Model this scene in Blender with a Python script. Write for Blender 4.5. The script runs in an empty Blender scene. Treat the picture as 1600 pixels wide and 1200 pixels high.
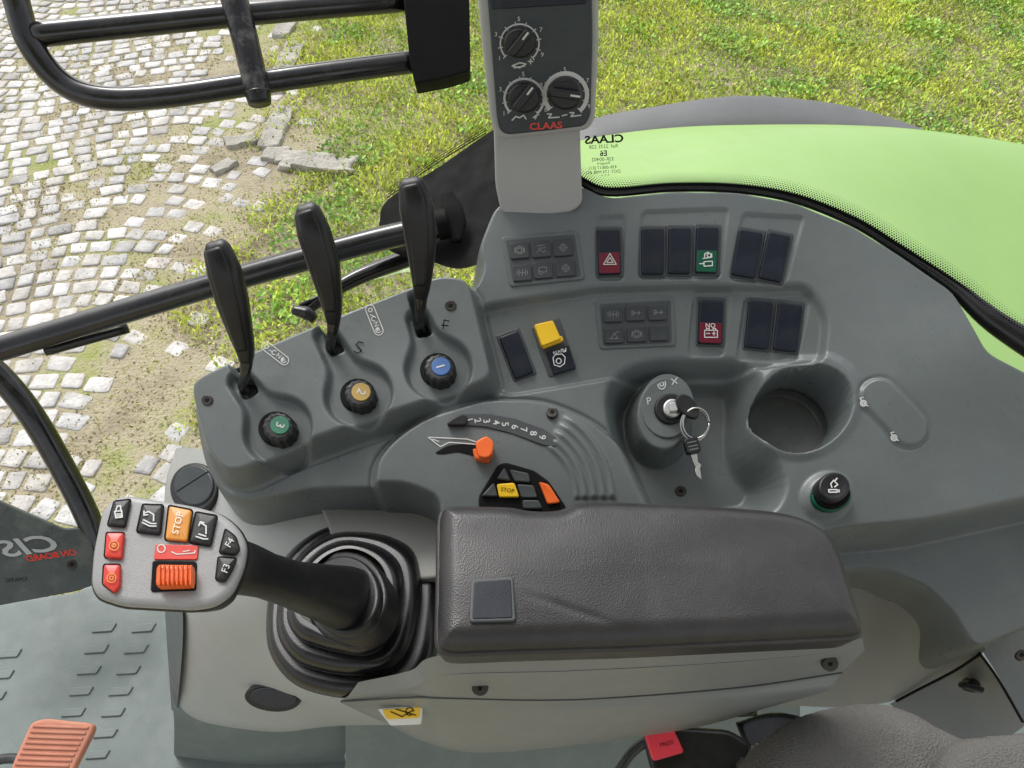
import bpy, math, random
import numpy as np
from mathutils import Vector, Matrix, noise
random.seed(7); rng=np.random.default_rng(7)
scene=bpy.context.scene
# ---------------- camera & survey frame ----------------
F=1142.0; PITCH=math.radians(50)
C=np.array([0,0,2.7]); D=np.array([0,math.cos(PITCH),-math.sin(PITCH)])
R_=np.array([1.,0,0]); U_=np.array([0,math.sin(PITCH),math.cos(PITCH)])
def ray(px,py): return D+(px-800)/F*R_+(600-py)/F*U_
def Rd(px,py,d): return C+ray(px,py)*d
def Pz(px,py,z):
    r=ray(px,py); return C+r*((z-C[2])/r[2])
class PL:
    def __init__(s,o,n,x=(1,0,0)):
        s.o=np.array(o,float); s.n=np.array(n,float); s.n/=np.linalg.norm(s.n)
        x=np.array(x,float); x=x-s.n*(x@s.n); s.x=x/np.linalg.norm(x); s.y=np.cross(s.n,s.x)
    def at(s,px,py,h=0):
        r=ray(px,py); t=((s.o+h*s.n-C)@s.n)/(r@s.n); return C+r*t
    def uv(s,px,py,h=0):
        p=s.at(px,py,h)-s.o; return np.array([p@s.x,p@s.y])
    def w(s,u,v,h=0): return s.o+s.x*u+s.y*v+s.n*h
def HZ(z): return PL((0,0,z),(0,0,1))
T15=math.radians(15)
REF=PL(C+.72*D,(0,-math.sin(T15),math.cos(T15)))
# ---------------- materials ----------------
def nd(nt,t,**k):
    n=nt.nodes.new(t)
    for a,b in k.items(): setattr(n,a,b)
    return n
def mat(name,col,rough=.5,grain=900,bump=.15,var=.12,dust=.0,metal=0,spec=.5,attr=False,kind='noise',big=8,coat=0,dustcol=(.35,.34,.3),bd=None):
    m=bpy.data.materials.new(name); m.use_nodes=True; nt=m.node_tree; b=nt.nodes['Principled BSDF']
    L=nt.links.new; tc=nd(nt,'ShaderNodeTexCoord')
    n1=nd(nt,'ShaderNodeTexNoise'); n1.inputs['Scale'].default_value=big; n1.inputs['Detail'].default_value=5; n1.inputs['Roughness'].default_value=.65
    L(tc.outputs['Object'],n1.inputs['Vector'])
    mr=nd(nt,'ShaderNodeMapRange'); mr.inputs[1].default_value=.3; mr.inputs[2].default_value=.7; mr.inputs[3].default_value=1-var; mr.inputs[4].default_value=1+var
    L(n1.outputs['Fac'],mr.inputs[0])
    mx=nd(nt,'ShaderNodeMix',data_type='RGBA',blend_type='MULTIPLY'); mx.inputs[0].default_value=1
    if attr:
        a=nd(nt,'ShaderNodeAttribute'); a.attribute_name='Col'; L(a.outputs['Color'],mx.inputs[6])
    else: mx.inputs[6].default_value=(*col,1)
    L(mr.outputs[0],mx.inputs[7]); out=mx.outputs[2]
    if dust>0:
        n3=nd(nt,'ShaderNodeTexNoise'); n3.inputs['Scale'].default_value=big*3.3; n3.inputs['Detail'].default_value=8; n3.inputs['Roughness'].default_value=.75
        L(tc.outputs['Object'],n3.inputs['Vector'])
        m3=nd(nt,'ShaderNodeMapRange'); m3.inputs[1].default_value=.48; m3.inputs[2].default_value=.8; m3.inputs[4].default_value=dust
        L(n3.outputs['Fac'],m3.inputs[0])
        m4=nd(nt,'ShaderNodeMix',data_type='RGBA'); m4.inputs[7].default_value=(*dustcol,1)
        L(m3.outputs[0],m4.inputs[0]); L(out,m4.inputs[6]); out=m4.outputs[2]
    L(out,b.inputs['Base Color'])
    b.inputs['Metallic'].default_value=metal
    b.inputs['Specular IOR Level'].default_value=spec
    b.inputs['Coat Weight'].default_value=coat; b.inputs['Coat Roughness'].default_value=.08
    if attr: b.inputs['Roughness'].default_value=rough
    else:
        mr2=nd(nt,'ShaderNodeMapRange'); mr2.inputs[1].default_value=.3; mr2.inputs[2].default_value=.7; mr2.inputs[3].default_value=max(.03,rough-.07); mr2.inputs[4].default_value=min(1,rough+.08)
        n4=nd(nt,'ShaderNodeTexNoise'); n4.inputs['Scale'].default_value=big*5; n4.inputs['Detail'].default_value=3
        L(tc.outputs['Object'],n4.inputs['Vector']); L(n4.outputs['Fac'],mr2.inputs[0]); L(mr2.outputs[0],b.inputs['Roughness'])
    if bump>0:
        if kind=='voronoi':
            n2=nd(nt,'ShaderNodeTexVoronoi'); n2.inputs['Scale'].default_value=grain; n2.feature='F1'; o=n2.outputs['Distance']
        else:
            n2=nd(nt,'ShaderNodeTexNoise'); n2.inputs['Scale'].default_value=grain; n2.inputs['Detail'].default_value=2; o=n2.outputs['Fac']
        L(tc.outputs['Object'],n2.inputs['Vector'])
        bp=nd(nt,'ShaderNodeBump'); bp.inputs['Strength'].default_value=bump; bp.inputs['Distance'].default_value=bd or (.0006 if grain>100 else .01)
        L(o,bp.inputs['Height']); L(bp.outputs[0],b.inputs['Normal'])
    return m
M={}
M['console']=mat('console_plastic',(.106,.121,.120),.33,1400,.35,.06,.09)
M['hump']=mat('lever_cover_plastic',(.088,.100,.100),.34,1400,.35,.06,.08)
M['ped']=mat('light_plastic',(.35,.365,.35),.4,1400,.3,.05,.10)
M['warm']=mat('warm_grey_plastic',(.25,.25,.235),.5,1400,.35,.05,.10)
M['post']=mat('post_plastic',(.36,.36,.35),.5,1500,.35,.04,.05)
M['face']=mat('monitor_face',(.030,.037,.040),.38,1500,.2,.05,.05,spec=.35)
M['key']=mat('keypad_key',(.036,.041,.043),.42,1500,.2,.05,.05,spec=.35)
M['black']=mat('black_plastic',(.008,.008,.009),.34,1600,.3,.1,.04,spec=.4)
M['sw']=mat('switch_black',(.008,.011,.019),.33,1600,.25,.1,.03,spec=.28)
M['bezel']=mat('bezel_grey',(.042,.048,.050),.45,1500,.3,.08,.06)
M['rub']=mat('boot_rubber',(.006,.006,.007),.27,1200,.15,.1,.02,spec=.5)
M['leather']=mat('armrest_leather',(.024,.023,.024),.36,950,.42,.14,.05,kind='voronoi',spec=.45,bd=.0004)
M['seat']=mat('seat_fabric',(.125,.12,.113),.9,600,1.0,.10,.12,kind='voronoi',bd=.0012)
M['rail']=mat('painted_rail',(.006,.006,.007),.22,300,.1,.2,.10,coat=.3)
M['green']=mat('bonnet_paint',(.25,.43,.11),.38,500,.03,.05,.06,coat=.2,big=3)
M['hoodgrey']=mat('bonnet_grey',(.11,.11,.115),.5,500,.1,.08,.1,big=3)
M['floor']=mat('floor_rubber',(.135,.165,.157),.55,700,.4,.12,.2)
M['hous']=mat('housing_grey',(.195,.205,.20),.38,1400,.35,.03,.05)
M['white']=mat('marking_white',(.55,.55,.53),.5,800,0,.03)
M['grm']=mat('marking_grey',(.16,.165,.165),.5,800,0,.03)
M['dkm']=mat('marking_dark',(.006,.006,.006),.7,800,0,.03,spec=.12)
M['red']=mat('red_plastic',(.58,.035,.02),.34,1200,.15,.06,.04)
M['dred']=mat('dark_red_plastic',(.13,.008,.020),.35,1200,.1,.06,spec=.3)
M['pink']=mat('buckle_red',(.62,.035,.06),.35,1200,.1,.06)
M['orange']=mat('orange_plastic',(.75,.12,.012),.4,1200,.15,.06,.04)
M['amber']=mat('amber_plastic',(.60,.24,.03),.34,1200,.15,.06,.05)
M['yellow']=mat('yellow_plastic',(.75,.46,.01),.4,1200,.1,.05,.03)
M['gsw']=mat('green_switch',(.003,.075,.04),.35,1200,.1,.05,spec=.3)
M['gdisc']=mat('green_disc',(.025,.17,.09),.4,1200,.1,.05)
M['blue']=mat('blue_disc',(.025,.10,.30),.4,1200,.1,.05)
M['gold']=mat('ochre_disc',(.40,.26,.05),.4,1200,.1,.05)
M['metal']=mat('chrome_metal',(.6,.6,.58),.25,900,.1,.1,metal=1)
M['screw']=mat('screw_metal',(.04,.035,.03),.4,900,.2,.2,.1,metal=.6)
M['headgrey']=mat('grip_grey',(.27,.27,.27),.28,1500,.3,.04,.05)
M['pedal']=mat('pedal_rubber',(.50,.20,.125),.7,500,.5,.15,.25)
M['clabel']=mat('sticker_white',(.65,.65,.6),.4,800,0,.04)
M['stone']=mat('cobble_stone',(1,1,1),.85,60,.6,.28,.55,attr=True,big=12,dustcol=(.32,.29,.20))
M['grass']=mat('grass_leaf',(1,1,1),.7,70,0,.25,attr=True,big=2)
M['rock']=mat('kerb_rock',(.36,.34,.30),.9,40,1,.3,.5,big=9,dustcol=(.18,.19,.09))
M['roof_bounce']=mat('roof_bounce_grey',(.45,.45,.43),.9,900,.3,.05)  # pale grey so the added roof bounces light down into the cab
def groundmat():
    m=bpy.data.materials.new('soil_and_moss'); m.use_nodes=True; nt=m.node_tree; b=nt.nodes['Principled BSDF']; L=nt.links.new
    tc=nd(nt,'ShaderNodeTexCoord'); n=nd(nt,'ShaderNodeTexNoise'); n.inputs['Scale'].default_value=1.6; n.inputs['Detail'].default_value=10; n.inputs['Roughness'].default_value=.75
    L(tc.outputs['Object'],n.inputs['Vector']); r=nd(nt,'ShaderNodeValToRGB'); e=r.color_ramp.elements
    e[0].position=.36; e[0].color=(.26,.22,.15,1); e[1].position=.64; e[1].color=(.28,.31,.09,1)
    k=e.new(.50); k.color=(.40,.35,.24,1)
    L(n.outputs['Fac'],r.inputs[0]); L(r.outputs[0],b.inputs['Base Color']); b.inputs['Roughness'].default_value=.95
    n2=nd(nt,'ShaderNodeTexNoise'); n2.inputs['Scale'].default_value=60; n2.inputs['Detail'].default_value=6; L(tc.outputs['Object'],n2.inputs['Vector'])
    bp=nd(nt,'ShaderNodeBump'); bp.inputs['Distance'].default_value=.015; L(n2.outputs['Fac'],bp.inputs['Height']); L(bp.outputs[0],b.inputs['Normal'])
    return m
M['ground']=groundmat()
def glassmat():
    m=bpy.data.materials.new('windscreen_glass'); m.use_nodes=True; nt=m.node_tree; nt.nodes.clear(); L=nt.links.new
    o=nd(nt,'ShaderNodeOutputMaterial'); t=nd(nt,'ShaderNodeBsdfTransparent'); t.inputs[0].default_value=(.97,.98,.97,1)
    g=nd(nt,'ShaderNodeBsdfGlossy'); g.inputs['Roughness'].default_value=.02; mx=nd(nt,'ShaderNodeMixShader'); mx.inputs[0].default_value=.015
    L(t.outputs[0],mx.inputs[1]); L(g.outputs[0],mx.inputs[2]); L(mx.outputs[0],o.inputs[0]); return m
M['glass']=glassmat()
# ---------------- object helpers ----------------
WL={}
def link(o): scene.collection.objects.link(o)
def top(name,label,cat,loc):
    e=bpy.data.objects.new(name,None); link(e); e.empty_display_size=.05
    e.location=[float(a) for a in loc]; e['label']=label; e['category']=cat; WL[e.name]=np.array(loc,float); return e
def mk(name,geo,m,parent=None,label=None,cat=None,smooth=True,kind=None,group=None,col=None):
    if isinstance(geo,list):
        vs=[];fs=[];o=0
        for v,f in geo:
            v=np.asarray(v,float); vs.append(v); fs+= [tuple(i+o for i in q) for q in f]; o+=len(v)
        V=np.vstack(vs); Fc=fs
    else: V,Fc=np.asarray(geo[0],float),geo[1]
    c=(V.min(0)+V.max(0))/2
    me=bpy.data.meshes.new(name)
    if isinstance(Fc,np.ndarray):
        me.vertices.add(len(V)); me.vertices.foreach_set('co',(V-c).ravel())
        k=Fc.shape[1]; me.loops.add(Fc.size); me.loops.foreach_set('vertex_index',Fc.ravel().astype(np.int32))
        me.polygons.add(len(Fc)); me.polygons.foreach_set('loop_start',np.arange(0,Fc.size,k,dtype=np.int32)); me.update(calc_edges=True)
    else:
        me.from_pydata([tuple(p) for p in V-c],[],[tuple(int(i) for i in q) for q in Fc]); me.update()
    me.polygons.foreach_set('use_smooth',[smooth]*len(me.polygons))
    if col is not None:
        a=me.color_attributes.new('Col','FLOAT_COLOR','POINT'); a.data.foreach_set('color',np.hstack([col,np.ones((len(col),1))]).ravel())
    me.materials.append(M[m] if isinstance(m,str) else m)
    o=bpy.data.objects.new(name,me); link(o)
    if parent is not None:
        o.parent=parent; pw=WL[parent.name]; o.location=[float(a) for a in c-pw]
    else: o.location=[float(a) for a in c]
    WL[o.name]=c
    if label: o['label']=label
    if cat: o['category']=cat
    if kind: o['kind']=kind
    if group: o['group']=group
    return o
def rp(pts,rad,seg=4):
    pts=[np.array(p,float) for p in pts]; n=len(pts); out=[]
    for i in range(n):
        a,b,c=pts[i-1],pts[i],pts[(i+1)%n]; la=np.linalg.norm(a-b); lc=np.linalg.norm(c-b)
        p=b+(a-b)/la*min(rad,la*.45); q=b+(c-b)/lc*min(rad,lc*.45)
        for k in range(seg+1):
            t=k/seg; out.append((1-t)**2*p+2*t*(1-t)*b+t*t*q)
    return out
def cr(pts,n=8,closed=False):
    P=[np.array(p,float) for p in pts]; out=[]; m=len(P)
    rng_=range(m) if closed else range(m-1)
    for i in rng_:
        if closed: a,b,c,d=P[i-1],P[i],P[(i+1)%m],P[(i+2)%m]
        else:
            b,c=P[i],P[i+1]; a=P[i-1] if i>0 else 2*b-c; d=P[i+2] if i+2<m else 2*c-b
        for k in range(n):
            t=k/n; out.append(.5*((2*b)+(-a+c)*t+(2*a-5*b+4*c-d)*t*t+(-a+3*b-3*c+d)*t**3))
    if not closed: out.append(P[-1])
    return out
def circ(cx,cy,rx,ry=None,n=28,rot=0):
    ry=ry or rx; c,s=math.cos(rot),math.sin(rot)
    return [(cx+rx*math.cos(a)*c-ry*math.sin(a)*s,cy+rx*math.cos(a)*s+ry*math.sin(a)*c) for a in np.linspace(0,2*math.pi,n,endpoint=False)]
def slab2(pl,P,h0,h1,r,dome=0,draft=0):
    P=np.array(P); A=.5*np.sum(P[:,0]*np.roll(P[:,1],-1)-np.roll(P[:,0],-1)*P[:,1])
    if A<0: P=P[::-1]
    e=np.roll(P,-1,0)-P; L=np.linalg.norm(e,axis=1); P=P[L>1e-7]; e=np.roll(P,-1,0)-P; L=np.linalg.norm(e,axis=1,keepdims=True); e/=L
    nn=np.stack([-e[:,1],e[:,0]],1); vn=nn+np.roll(nn,1,0); vn/=np.maximum(.3,np.linalg.norm(vn,axis=1,keepdims=True)); 
    vn/=np.maximum(.5,np.sum(vn*nn,axis=1,keepdims=True)); c=P.mean(0); n=len(P)
    rings=[(P-vn*draft,h0)]
    sg=4
    for k in range(sg+1):
        a=k/sg*math.pi/2; rings.append((P+vn*r*(1-math.cos(a)),h1-r+r*math.sin(a)))
    B=rings[-1][0]
    if dome or n>8:
        for s in (.97,.7,.35): rings.append((c+(B-c)*s,h1+dome*(1-s*s)))
    V=[]; 
    for Q,h in rings: V+= [pl.w(q[0],q[1],h) for q in Q]
    V.append(pl.w(c[0],c[1],h1+dome)); fs=[]
    for k in range(len(rings)-1):
        for i in range(n): j=(i+1)%n; fs.append((k*n+i,k*n+j,(k+1)*n+j,(k+1)*n+i))
    k=len(rings)-1
    for i in range(n): fs.append((k*n+i,k*n+(i+1)%n,len(V)-1))
    return V,fs
def slab(pl,pts,h0,h1,r=.001,rc=4,dome=0,draft=0,seg=4):
    if rc: pts=rp(pts,rc,seg)
    return slab2(pl,[pl.uv(p[0],p[1],h1) for p in pts],h0,h1,r,dome,draft)
def loft(path,wid,thk,side,n=20,pw=2.6,sub=6,cap=True):
    P=np.array(cr(path,sub)); K=len(P); t=np.linspace(0,len(path)-1,K)
    W=np.interp(t,range(len(path)),wid); T=np.interp(t,range(len(path)),thk); side=np.array(side,float)
    V=[];fs=[]
    for i in range(K):
        tg=P[min(i+1,K-1)]-P[max(i-1,0)]; tg/=np.linalg.norm(tg); s=side-tg*(side@tg); s/=np.linalg.norm(s); b=np.cross(tg,s)
        for a in np.linspace(0,2*math.pi,n,endpoint=False):
            ca,sa=math.cos(a),math.sin(a); x=math.copysign(abs(ca)**(2/pw),ca)*W[i]/2; y=math.copysign(abs(sa)**(2/pw),sa)*T[i]/2
            V.append(P[i]+s*x+b*y)
    for k in range(K-1):
        for i in range(n): j=(i+1)%n; fs.append((k*n+i,k*n+j,(k+1)*n+j,(k+1)*n+i))
    if cap: fs.append(tuple(range(n-1,-1,-1))); fs.append(tuple((K-1)*n+i for i in range(n)))
    return V,fs
def tube(path,r,sub=8): 
    k=len(path); rr=r if isinstance(r,(list,tuple)) else [r]*k
    return loft(path,[2*a for a in rr],[2*a for a in rr],(.13,.3,.94),16,2,sub)
def sheet(rows,n=8,nr=None):
    g=[cr(r,n) for r in rows]; g=np.array(g); cols=[cr(list(g[:,j]),nr or n) for j in range(g.shape[1])]; G=np.array(cols).transpose(1,0,2)
    a,b=G.shape[:2]; V=G.reshape(-1,3); fs=[(i*b+j,(i+1)*b+j,(i+1)*b+j+1,i*b+j+1) for i in range(a-1) for j in range(b-1)]
    return V,fs
def zrows(rows): return [[Pz(*p) for p in r] for r in rows]
def strokes(pl,lines,w,h=.0006):
    V=[];fs=[]
    for ln in lines:
        Q=[pl.uv(p[0],p[1],h) for p in ln]
        wm=np.linalg.norm(pl.uv(ln[0][0]+w,ln[0][1],h)-pl.uv(ln[0][0],ln[0][1],h))
        for i in range(len(Q)-1):
            a,b=Q[i],Q[i+1]; d=b-a; l=np.linalg.norm(d)
            if l<1e-7: continue
            d/=l; nn=np.array([-d[1],d[0]])*wm/2; o=len(V); hh=h+1e-6*(i%7)
            for q in (a-nn-d*wm*.2,b-nn+d*wm*.2,b+nn+d*wm*.2,a+nn-d*wm*.2): V.append(pl.w(q[0],q[1],hh))
            fs.append((o,o+1,o+2,o+3))
    return V,fs
def ring(cx,cy,r,a0=0,a1=360,n=20,ry=None):
    ry=ry or r; return [(cx+r*math.cos(math.radians(a)),cy-ry*math.sin(math.radians(a))) for a in np.linspace(a0,a1,n)]
def text(pl,s,px,py,size,rot=0,mirror=False,h=.0006,sx=1,bold=0,shear=0):
    cu=bpy.data.curves.new('t','FONT'); cu.body=s; cu.align_x='CENTER'; cu.align_y='CENTER'; cu.size=1; cu.offset=bold; cu.resolution_u=3; cu.shear=shear
    ob=bpy.data.objects.new('t',cu); link(ob); bpy.context.view_layer.update()
    me=bpy.data.meshes.new_from_object(ob); V=[v.co.copy() for v in me.vertices]; fs=[tuple(p.vertices) for p in me.polygons]
    bpy.data.objects.remove(ob); bpy.data.curves.remove(cu); bpy.data.meshes.remove(me)
    c,s_=math.cos(math.radians(rot)),math.sin(math.radians(rot)); W=[]
    for v in V:
        x,y=v.x*size*sx*(-1 if mirror else 1),v.y*size
        X=px+x*c-y*s_; Y=py-(x*s_+y*c); W.append(pl.at(X,Y,h))
    return W,fs
# ---------------- console surface ----------------
cps=[(740,320,.045),(775,320,.045),(905,310,.045),(1050,310,.05),(1150,315,.05),(1240,330,.05),(1330,365,.05),(1400,410,.05),(1490,470,.05),(1545,540,.048),(1700,640,.045),
(780,450,.024),(930,440,.024),(1100,440,.024),(1250,450,.026),(1380,520,.03),(1450,600,.028),(790,600,0),(900,580,0),(1100,560,0),(1250,570,.002),
(400,650,0),(300,600,0),(300,700,-.01),(600,560,.005),(700,480,.015),(600,750,-.004),(450,750,-.008),(800,700,-.004),(1000,750,-.015),(1100,700,-.015),(1300,800,-.02),
(1450,750,-.004),(1550,800,-.006),(1600,700,.015),(700,870,-.02),(1000,870,-.03),(1300,870,-.03),(1500,1000,-.05),(1700,1000,-.03)]
CU=np.array([REF.uv(a,b,h) for a,b,h in cps]); CH=np.array([c[2] for c in cps])
def phi(r2): return .5*r2*np.log(r2+1e-12)
K=phi(((CU[:,None]-CU[None])**2).sum(-1)); N=len(CU); A=np.zeros((N+3,N+3)); A[:N,:N]=K+np.eye(N)*2e-4; A[:N,N]=1; A[:N,N+1:]=CU; A[N,:N]=1; A[N+1:,:N]=CU.T
SOL=np.linalg.solve(A,np.concatenate([CH,[0,0,0]]))
def base(Q):
    out=SOL[N]+Q@SOL[N+1:]
    for i in range(N): out=out+SOL[i]*phi(((Q-CU[i])**2).sum(1))
    return out
def sdf(Q,P):
    P=np.array(P); d=np.full(len(Q),1e9); s=np.ones(len(Q))
    for i in range(len(P)):
        a=P[i]; b=P[i-1]; e=b-a; w=Q-a; L=e@e
        if L<1e-14: continue
        t=np.clip((w@e)/L,0,1); dd=((w-t[:,None]*e)**2).sum(1); d=np.minimum(d,dd)
        c1=Q[:,1]>=a[1]; c2=Q[:,1]<b[1]; c3=e[0]*w[:,1]>e[1]*w[:,0]
        fl=(c1&c2&c3)|(~c1&~c2&~c3); s[fl]*=-1
    return s*np.sqrt(d)
def sm(x): x=np.clip(x,0,1); return x*x*(3-2*x)
def up(pts,h,rad=0):
    if rad: pts=rp(pts,rad,4)
    return np.array([REF.uv(a,b,h) for a,b in pts])
BP_=[(748,380,.04),(775,318,.046),(905,290,.046),(950,307,.048),(1050,300,.05),(1150,302,.05),(1240,318,.05),(1330,354,.05),(1400,397,.05),(1490,458,.05),(1520,505,.05),(1545,548,.048),(1640,600,.045),(1760,640,.045),(1800,850,-.05),(1700,925,-.07),(1610,975,-.08),(1538,1012,-.08),(1500,960,-.08),(1450,916,-.08),(1390,892,-.08),(1330,887,-.08),(1300,900,-.08),(700,900,-.02),(690,785,-.01),(640,765,-.01),(490,763,-.01),(382,782,-.01),(345,768,.0),(318,735,.01),(298,700,.02),(287,650,.025),(281,605,.03),(300,577,.03),(420,533,.03),(560,478,.035),(690,433,.04),(742,438,.04),(758,410,.035)]
BOUND=np.array([REF.uv(*p) for p in rp(BP_,18)])
HUMP=up([(290,600),(310,583),(420,540),(560,485),(690,440),(738,448),(757,520),(776,590),(735,610),(600,652),(450,702),(370,735),(335,732),(308,690)],.03,22)
LOWROW=up([(748,482),(905,460),(925,456),(1060,452),(1255,455),(1290,500),(1290,562),(1100,562),(970,575),(790,606),(768,585),(758,520)],.015,20)
BAS=up([(962,612),(985,583),(1030,572),(1160,570),(1176,590),(1180,690),(1225,738),(1210,778),(1040,800),(1005,740),(972,670)],0,25)
BOSS=up(circ(1044,634,50,60),.0)
CUPR=up(circ(1258,630,84,76),.005); CUPH=up(circ(1259,632,71,63),.008)
CC=CUPH.mean(0); ZF=base(CC[None])[0]-.052
EDGR=up([(1300,430),(1440,520),(1478,572),(1560,722),(1572,738),(1470,752),(1330,700),(1335,600),(1240,540),(1100,400)],.02,30)
LOW=up([(1240,850),(1330,832),(1450,824),(1620,792),(1900,760),(1900,1200),(1500,1200),(1240,1000)],-.02,25)
DOME=up([(583,745),(588,715),(620,680),(680,643),(760,622),(850,622),(920,648),(980,693),(1022,745),(1047,800),(1050,900),(590,900)],.014,30)
P0,P1=REF.uv(1377,614,.02),REF.uv(1429,664,.02)
LIGHTER=up(circ(1302,768,36,33),0)
REC=[up(p,.026,8) for p in ([(998,348),(1130,346),(1126,434),(998,434)],[(1152,352),(1244,360),(1228,444),(1140,436)],[(930,352),(974,352),(974,436),(932,436)])]+[up(p,.008,8) for p in ([(1162,466),(1262,470),(1252,556),(1158,550)],[(1082,460),(1140,458),(1138,546),(1080,546)])]
KN=[((432,668),(376,596)),((560,615),(512,530)),((685,575),(655,505))]
SLOT=[up([(360,566),(380,560),(402,612),(380,622)],.024,6),up([(500,506),(520,500),(538,548),(518,556)],.026,6),up([(640,470),(660,468),(674,520),(652,524)],.03,6)]
def Hf(Q,skirt=True):
    z0=base(Q); z=z0.copy()
    def raise_(P,dh,w):
        nonlocal z
        z=z+dh*sm(.5-sdf(Q,P)/w)
    raise_(LOWROW,-.009,.007)
    for p in REC: raise_(p,-.0022,.0025)
    raise_(BAS,-.050,.030)
    mB=sm(.5-sdf(Q,BOSS)/.010); z=z*(1-mB)+(z0-.012)*mB
    raise_(CUPR,.004,.010)
    w=Q-P0; e=P1-P0; tt=np.clip((w@e)/(e@e),0,1); dp=np.sqrt(((w-tt[:,None]*e)**2).sum(1))-.0150
    z=z+.0030*sm(.5-dp/.0028)-.0012*np.exp(-((dp-.003)/.0012)**2)
    raise_(LOW,-.050,.018); raise_(LIGHTER,.006,.010)
    sD=sdf(Q,DOME); z=z+.018*sm(.5-sD/.009)-.0018*np.exp(-((sD-.006)/.0016)**2)
    c=REF.uv(800,775,.015); r=np.linalg.norm(Q-c,axis=1); ang=np.degrees(np.arctan2(Q[:,1]-c[1],Q[:,0]-c[0]))
    win=sm((r-.056)/.004)*sm((.098-r)/.004)*sm((ang-0)/3)*sm((60-ang)/10)
    z=z+win*(.0026+.0015*np.sin((r-.056)/.0085*2*math.pi))
    sH=sdf(Q,HUMP); z=z+.030*sm(.5-sH/.012)-.0012*np.exp(-((sH-.0075)/.0014)**2)
    for (k,s) in KN:
        a=REF.uv(*k,.03); b=REF.uv(*s,.03); w=Q-a; e=b-a; tt=np.clip((w@e)/(e@e),0,1)
        d1=np.sqrt(((w-tt[:,None]*e)**2).sum(1))-(.011+.004*(1-tt)); d2=np.linalg.norm(w,axis=1)-.031
        k_=.012; hh=np.clip(.5+.5*(d2-d1)/k_,0,1); dm=d2*(1-hh)+d1*hh-k_*hh*(1-hh)
        z=z-.010*sm(.5-dm/.005)
    for p in SLOT: raise_(p,-.022,.0025)
    mC=sm(.5-sdf(Q,CUPH)/.0040); z=z*(1-mC)+ZF*mC
    if skirt:
        s=sdf(Q,BOUND); z=z-.11*sm(s/.022+.1)
    return z
def S(px,py,sk=False):
    h=.01
    for _ in range(16): h=.5*h+.5*Hf(REF.uv(px,py,h)[None],sk)[0]
    return REF.uv(px,py,h),h
def TP(px,py,smooth=.008):
    q,h=S(px,py); e=smooth
    Q=np.array([q+[e,0],q-[e,0],q+[0,e],q-[0,e]]); z=Hf(Q,False)
    gx=(z[0]-z[1])/(2*e); gy=(z[2]-z[3])/(2*e); n=REF.n-gx*REF.x-gy*REF.y
    return PL(REF.w(q[0],q[1],h),n)
def BP(px,py):
    q,h=S(px,py); e=.03; Q=np.array([q+[e,0],q-[e,0],q+[0,e],q-[0,e]]); z=base(Q)
    gx=(z[0]-z[1])/(2*e); gy=(z[2]-z[3])/(2*e); return PL(REF.w(q[0],q[1],h),REF.n-gx*REF.x-gy*REF.y)
def gridmesh(pl,bb0,bb1,st,hfun,mask):
    us=np.arange(bb0[0],bb1[0],st); vs=np.arange(bb0[1],bb1[1],st)
    GU,GV=np.meshgrid(us,vs); Q=np.stack([GU.ravel(),GV.ravel()],1)
    Z=hfun(Q); W=pl.o+Q[:,:1]*pl.x+Q[:,1:]*pl.y+Z[:,None]*pl.n
    ok=mask(Q).reshape(GU.shape); nr,nc=GU.shape
    f=ok[:-1,:-1]&ok[1:,:-1]&ok[:-1,1:]&ok[1:,1:]
    I,J=np.nonzero(f); idx=I*nc+J; Fa=np.stack([idx,idx+1,idx+nc+1,idx+nc],1)
    used=np.zeros(nr*nc,bool); used[Fa.ravel()]=True; rem=np.cumsum(used)-1
    return W[used],rem[Fa]
bb0=BOUND.min(0)-.03; bb1=BOUND.max(0)+.03; bb1[0]=min(bb1[0],REF.uv(1700,700)[0])
CON=top('control_console','grey moulded tractor side console with levers, dials and switches','console',REF.w(0,0,-.1))
mk('console_shell',gridmesh(REF,bb0,bb1,.0013,Hf,lambda Q:sdf(Q,BOUND)<.02),'console',CON)
# ---------- switches ----------
def quad(cx,cy,w,h,rot=0):
    c,s=math.cos(math.radians(rot)),math.sin(math.radians(rot))
    return [(cx+x*c+y*s,cy-x*s+y*c) for x,y in ((-w/2,-h/2),(w/2,-h/2),(w/2,h/2),(-w/2,h/2))]
def rocker(cx,cy,w=38,h=76,rot=0,lower=None,lab=None,marks=None,capm='sw'):
    pl=BP(cx,cy)
    par=mk('rocker_switch',[slab(pl,quad(cx,cy,w+7,h+9,rot),-.004,.0018,.0012,4)],'bezel',CON,label=lab)
    mk('rocker_cap',[slab(pl,quad(cx,cy,w,h,rot),0,.0056,.0016,4)],capm,par)
    if lower:
        r=math.radians(rot); o=.25*h; x,y=cx+o*math.sin(r),cy+o*math.cos(r)
        mk('indicator_window',[slab(pl,quad(x,y,w*.88,h*.46,rot),.004,.0062,.0005,2)],lower,par)
    if marks: mk('switch_symbol',marks(pl),'white',par,smooth=False)
sy=.0068
def hz(pl): return [strokes(pl,[[(953,396),(943,413),(963,413),(953,396)],[(953,402),(948,410),(958,410),(953,402)]],1.4,sy)]
def gs(pl): return [strokes(pl,[[(1101,404),(1101,397),(1106,394),(1110,397)],[(1098,404),(1112,402),(1112,396)],[(1093,412),(1100,412)],[(1100,409),(1113,408),(1113,415),(1100,416),(1100,409)],ring(1108,399,3)],1.6,sy)]
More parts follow.
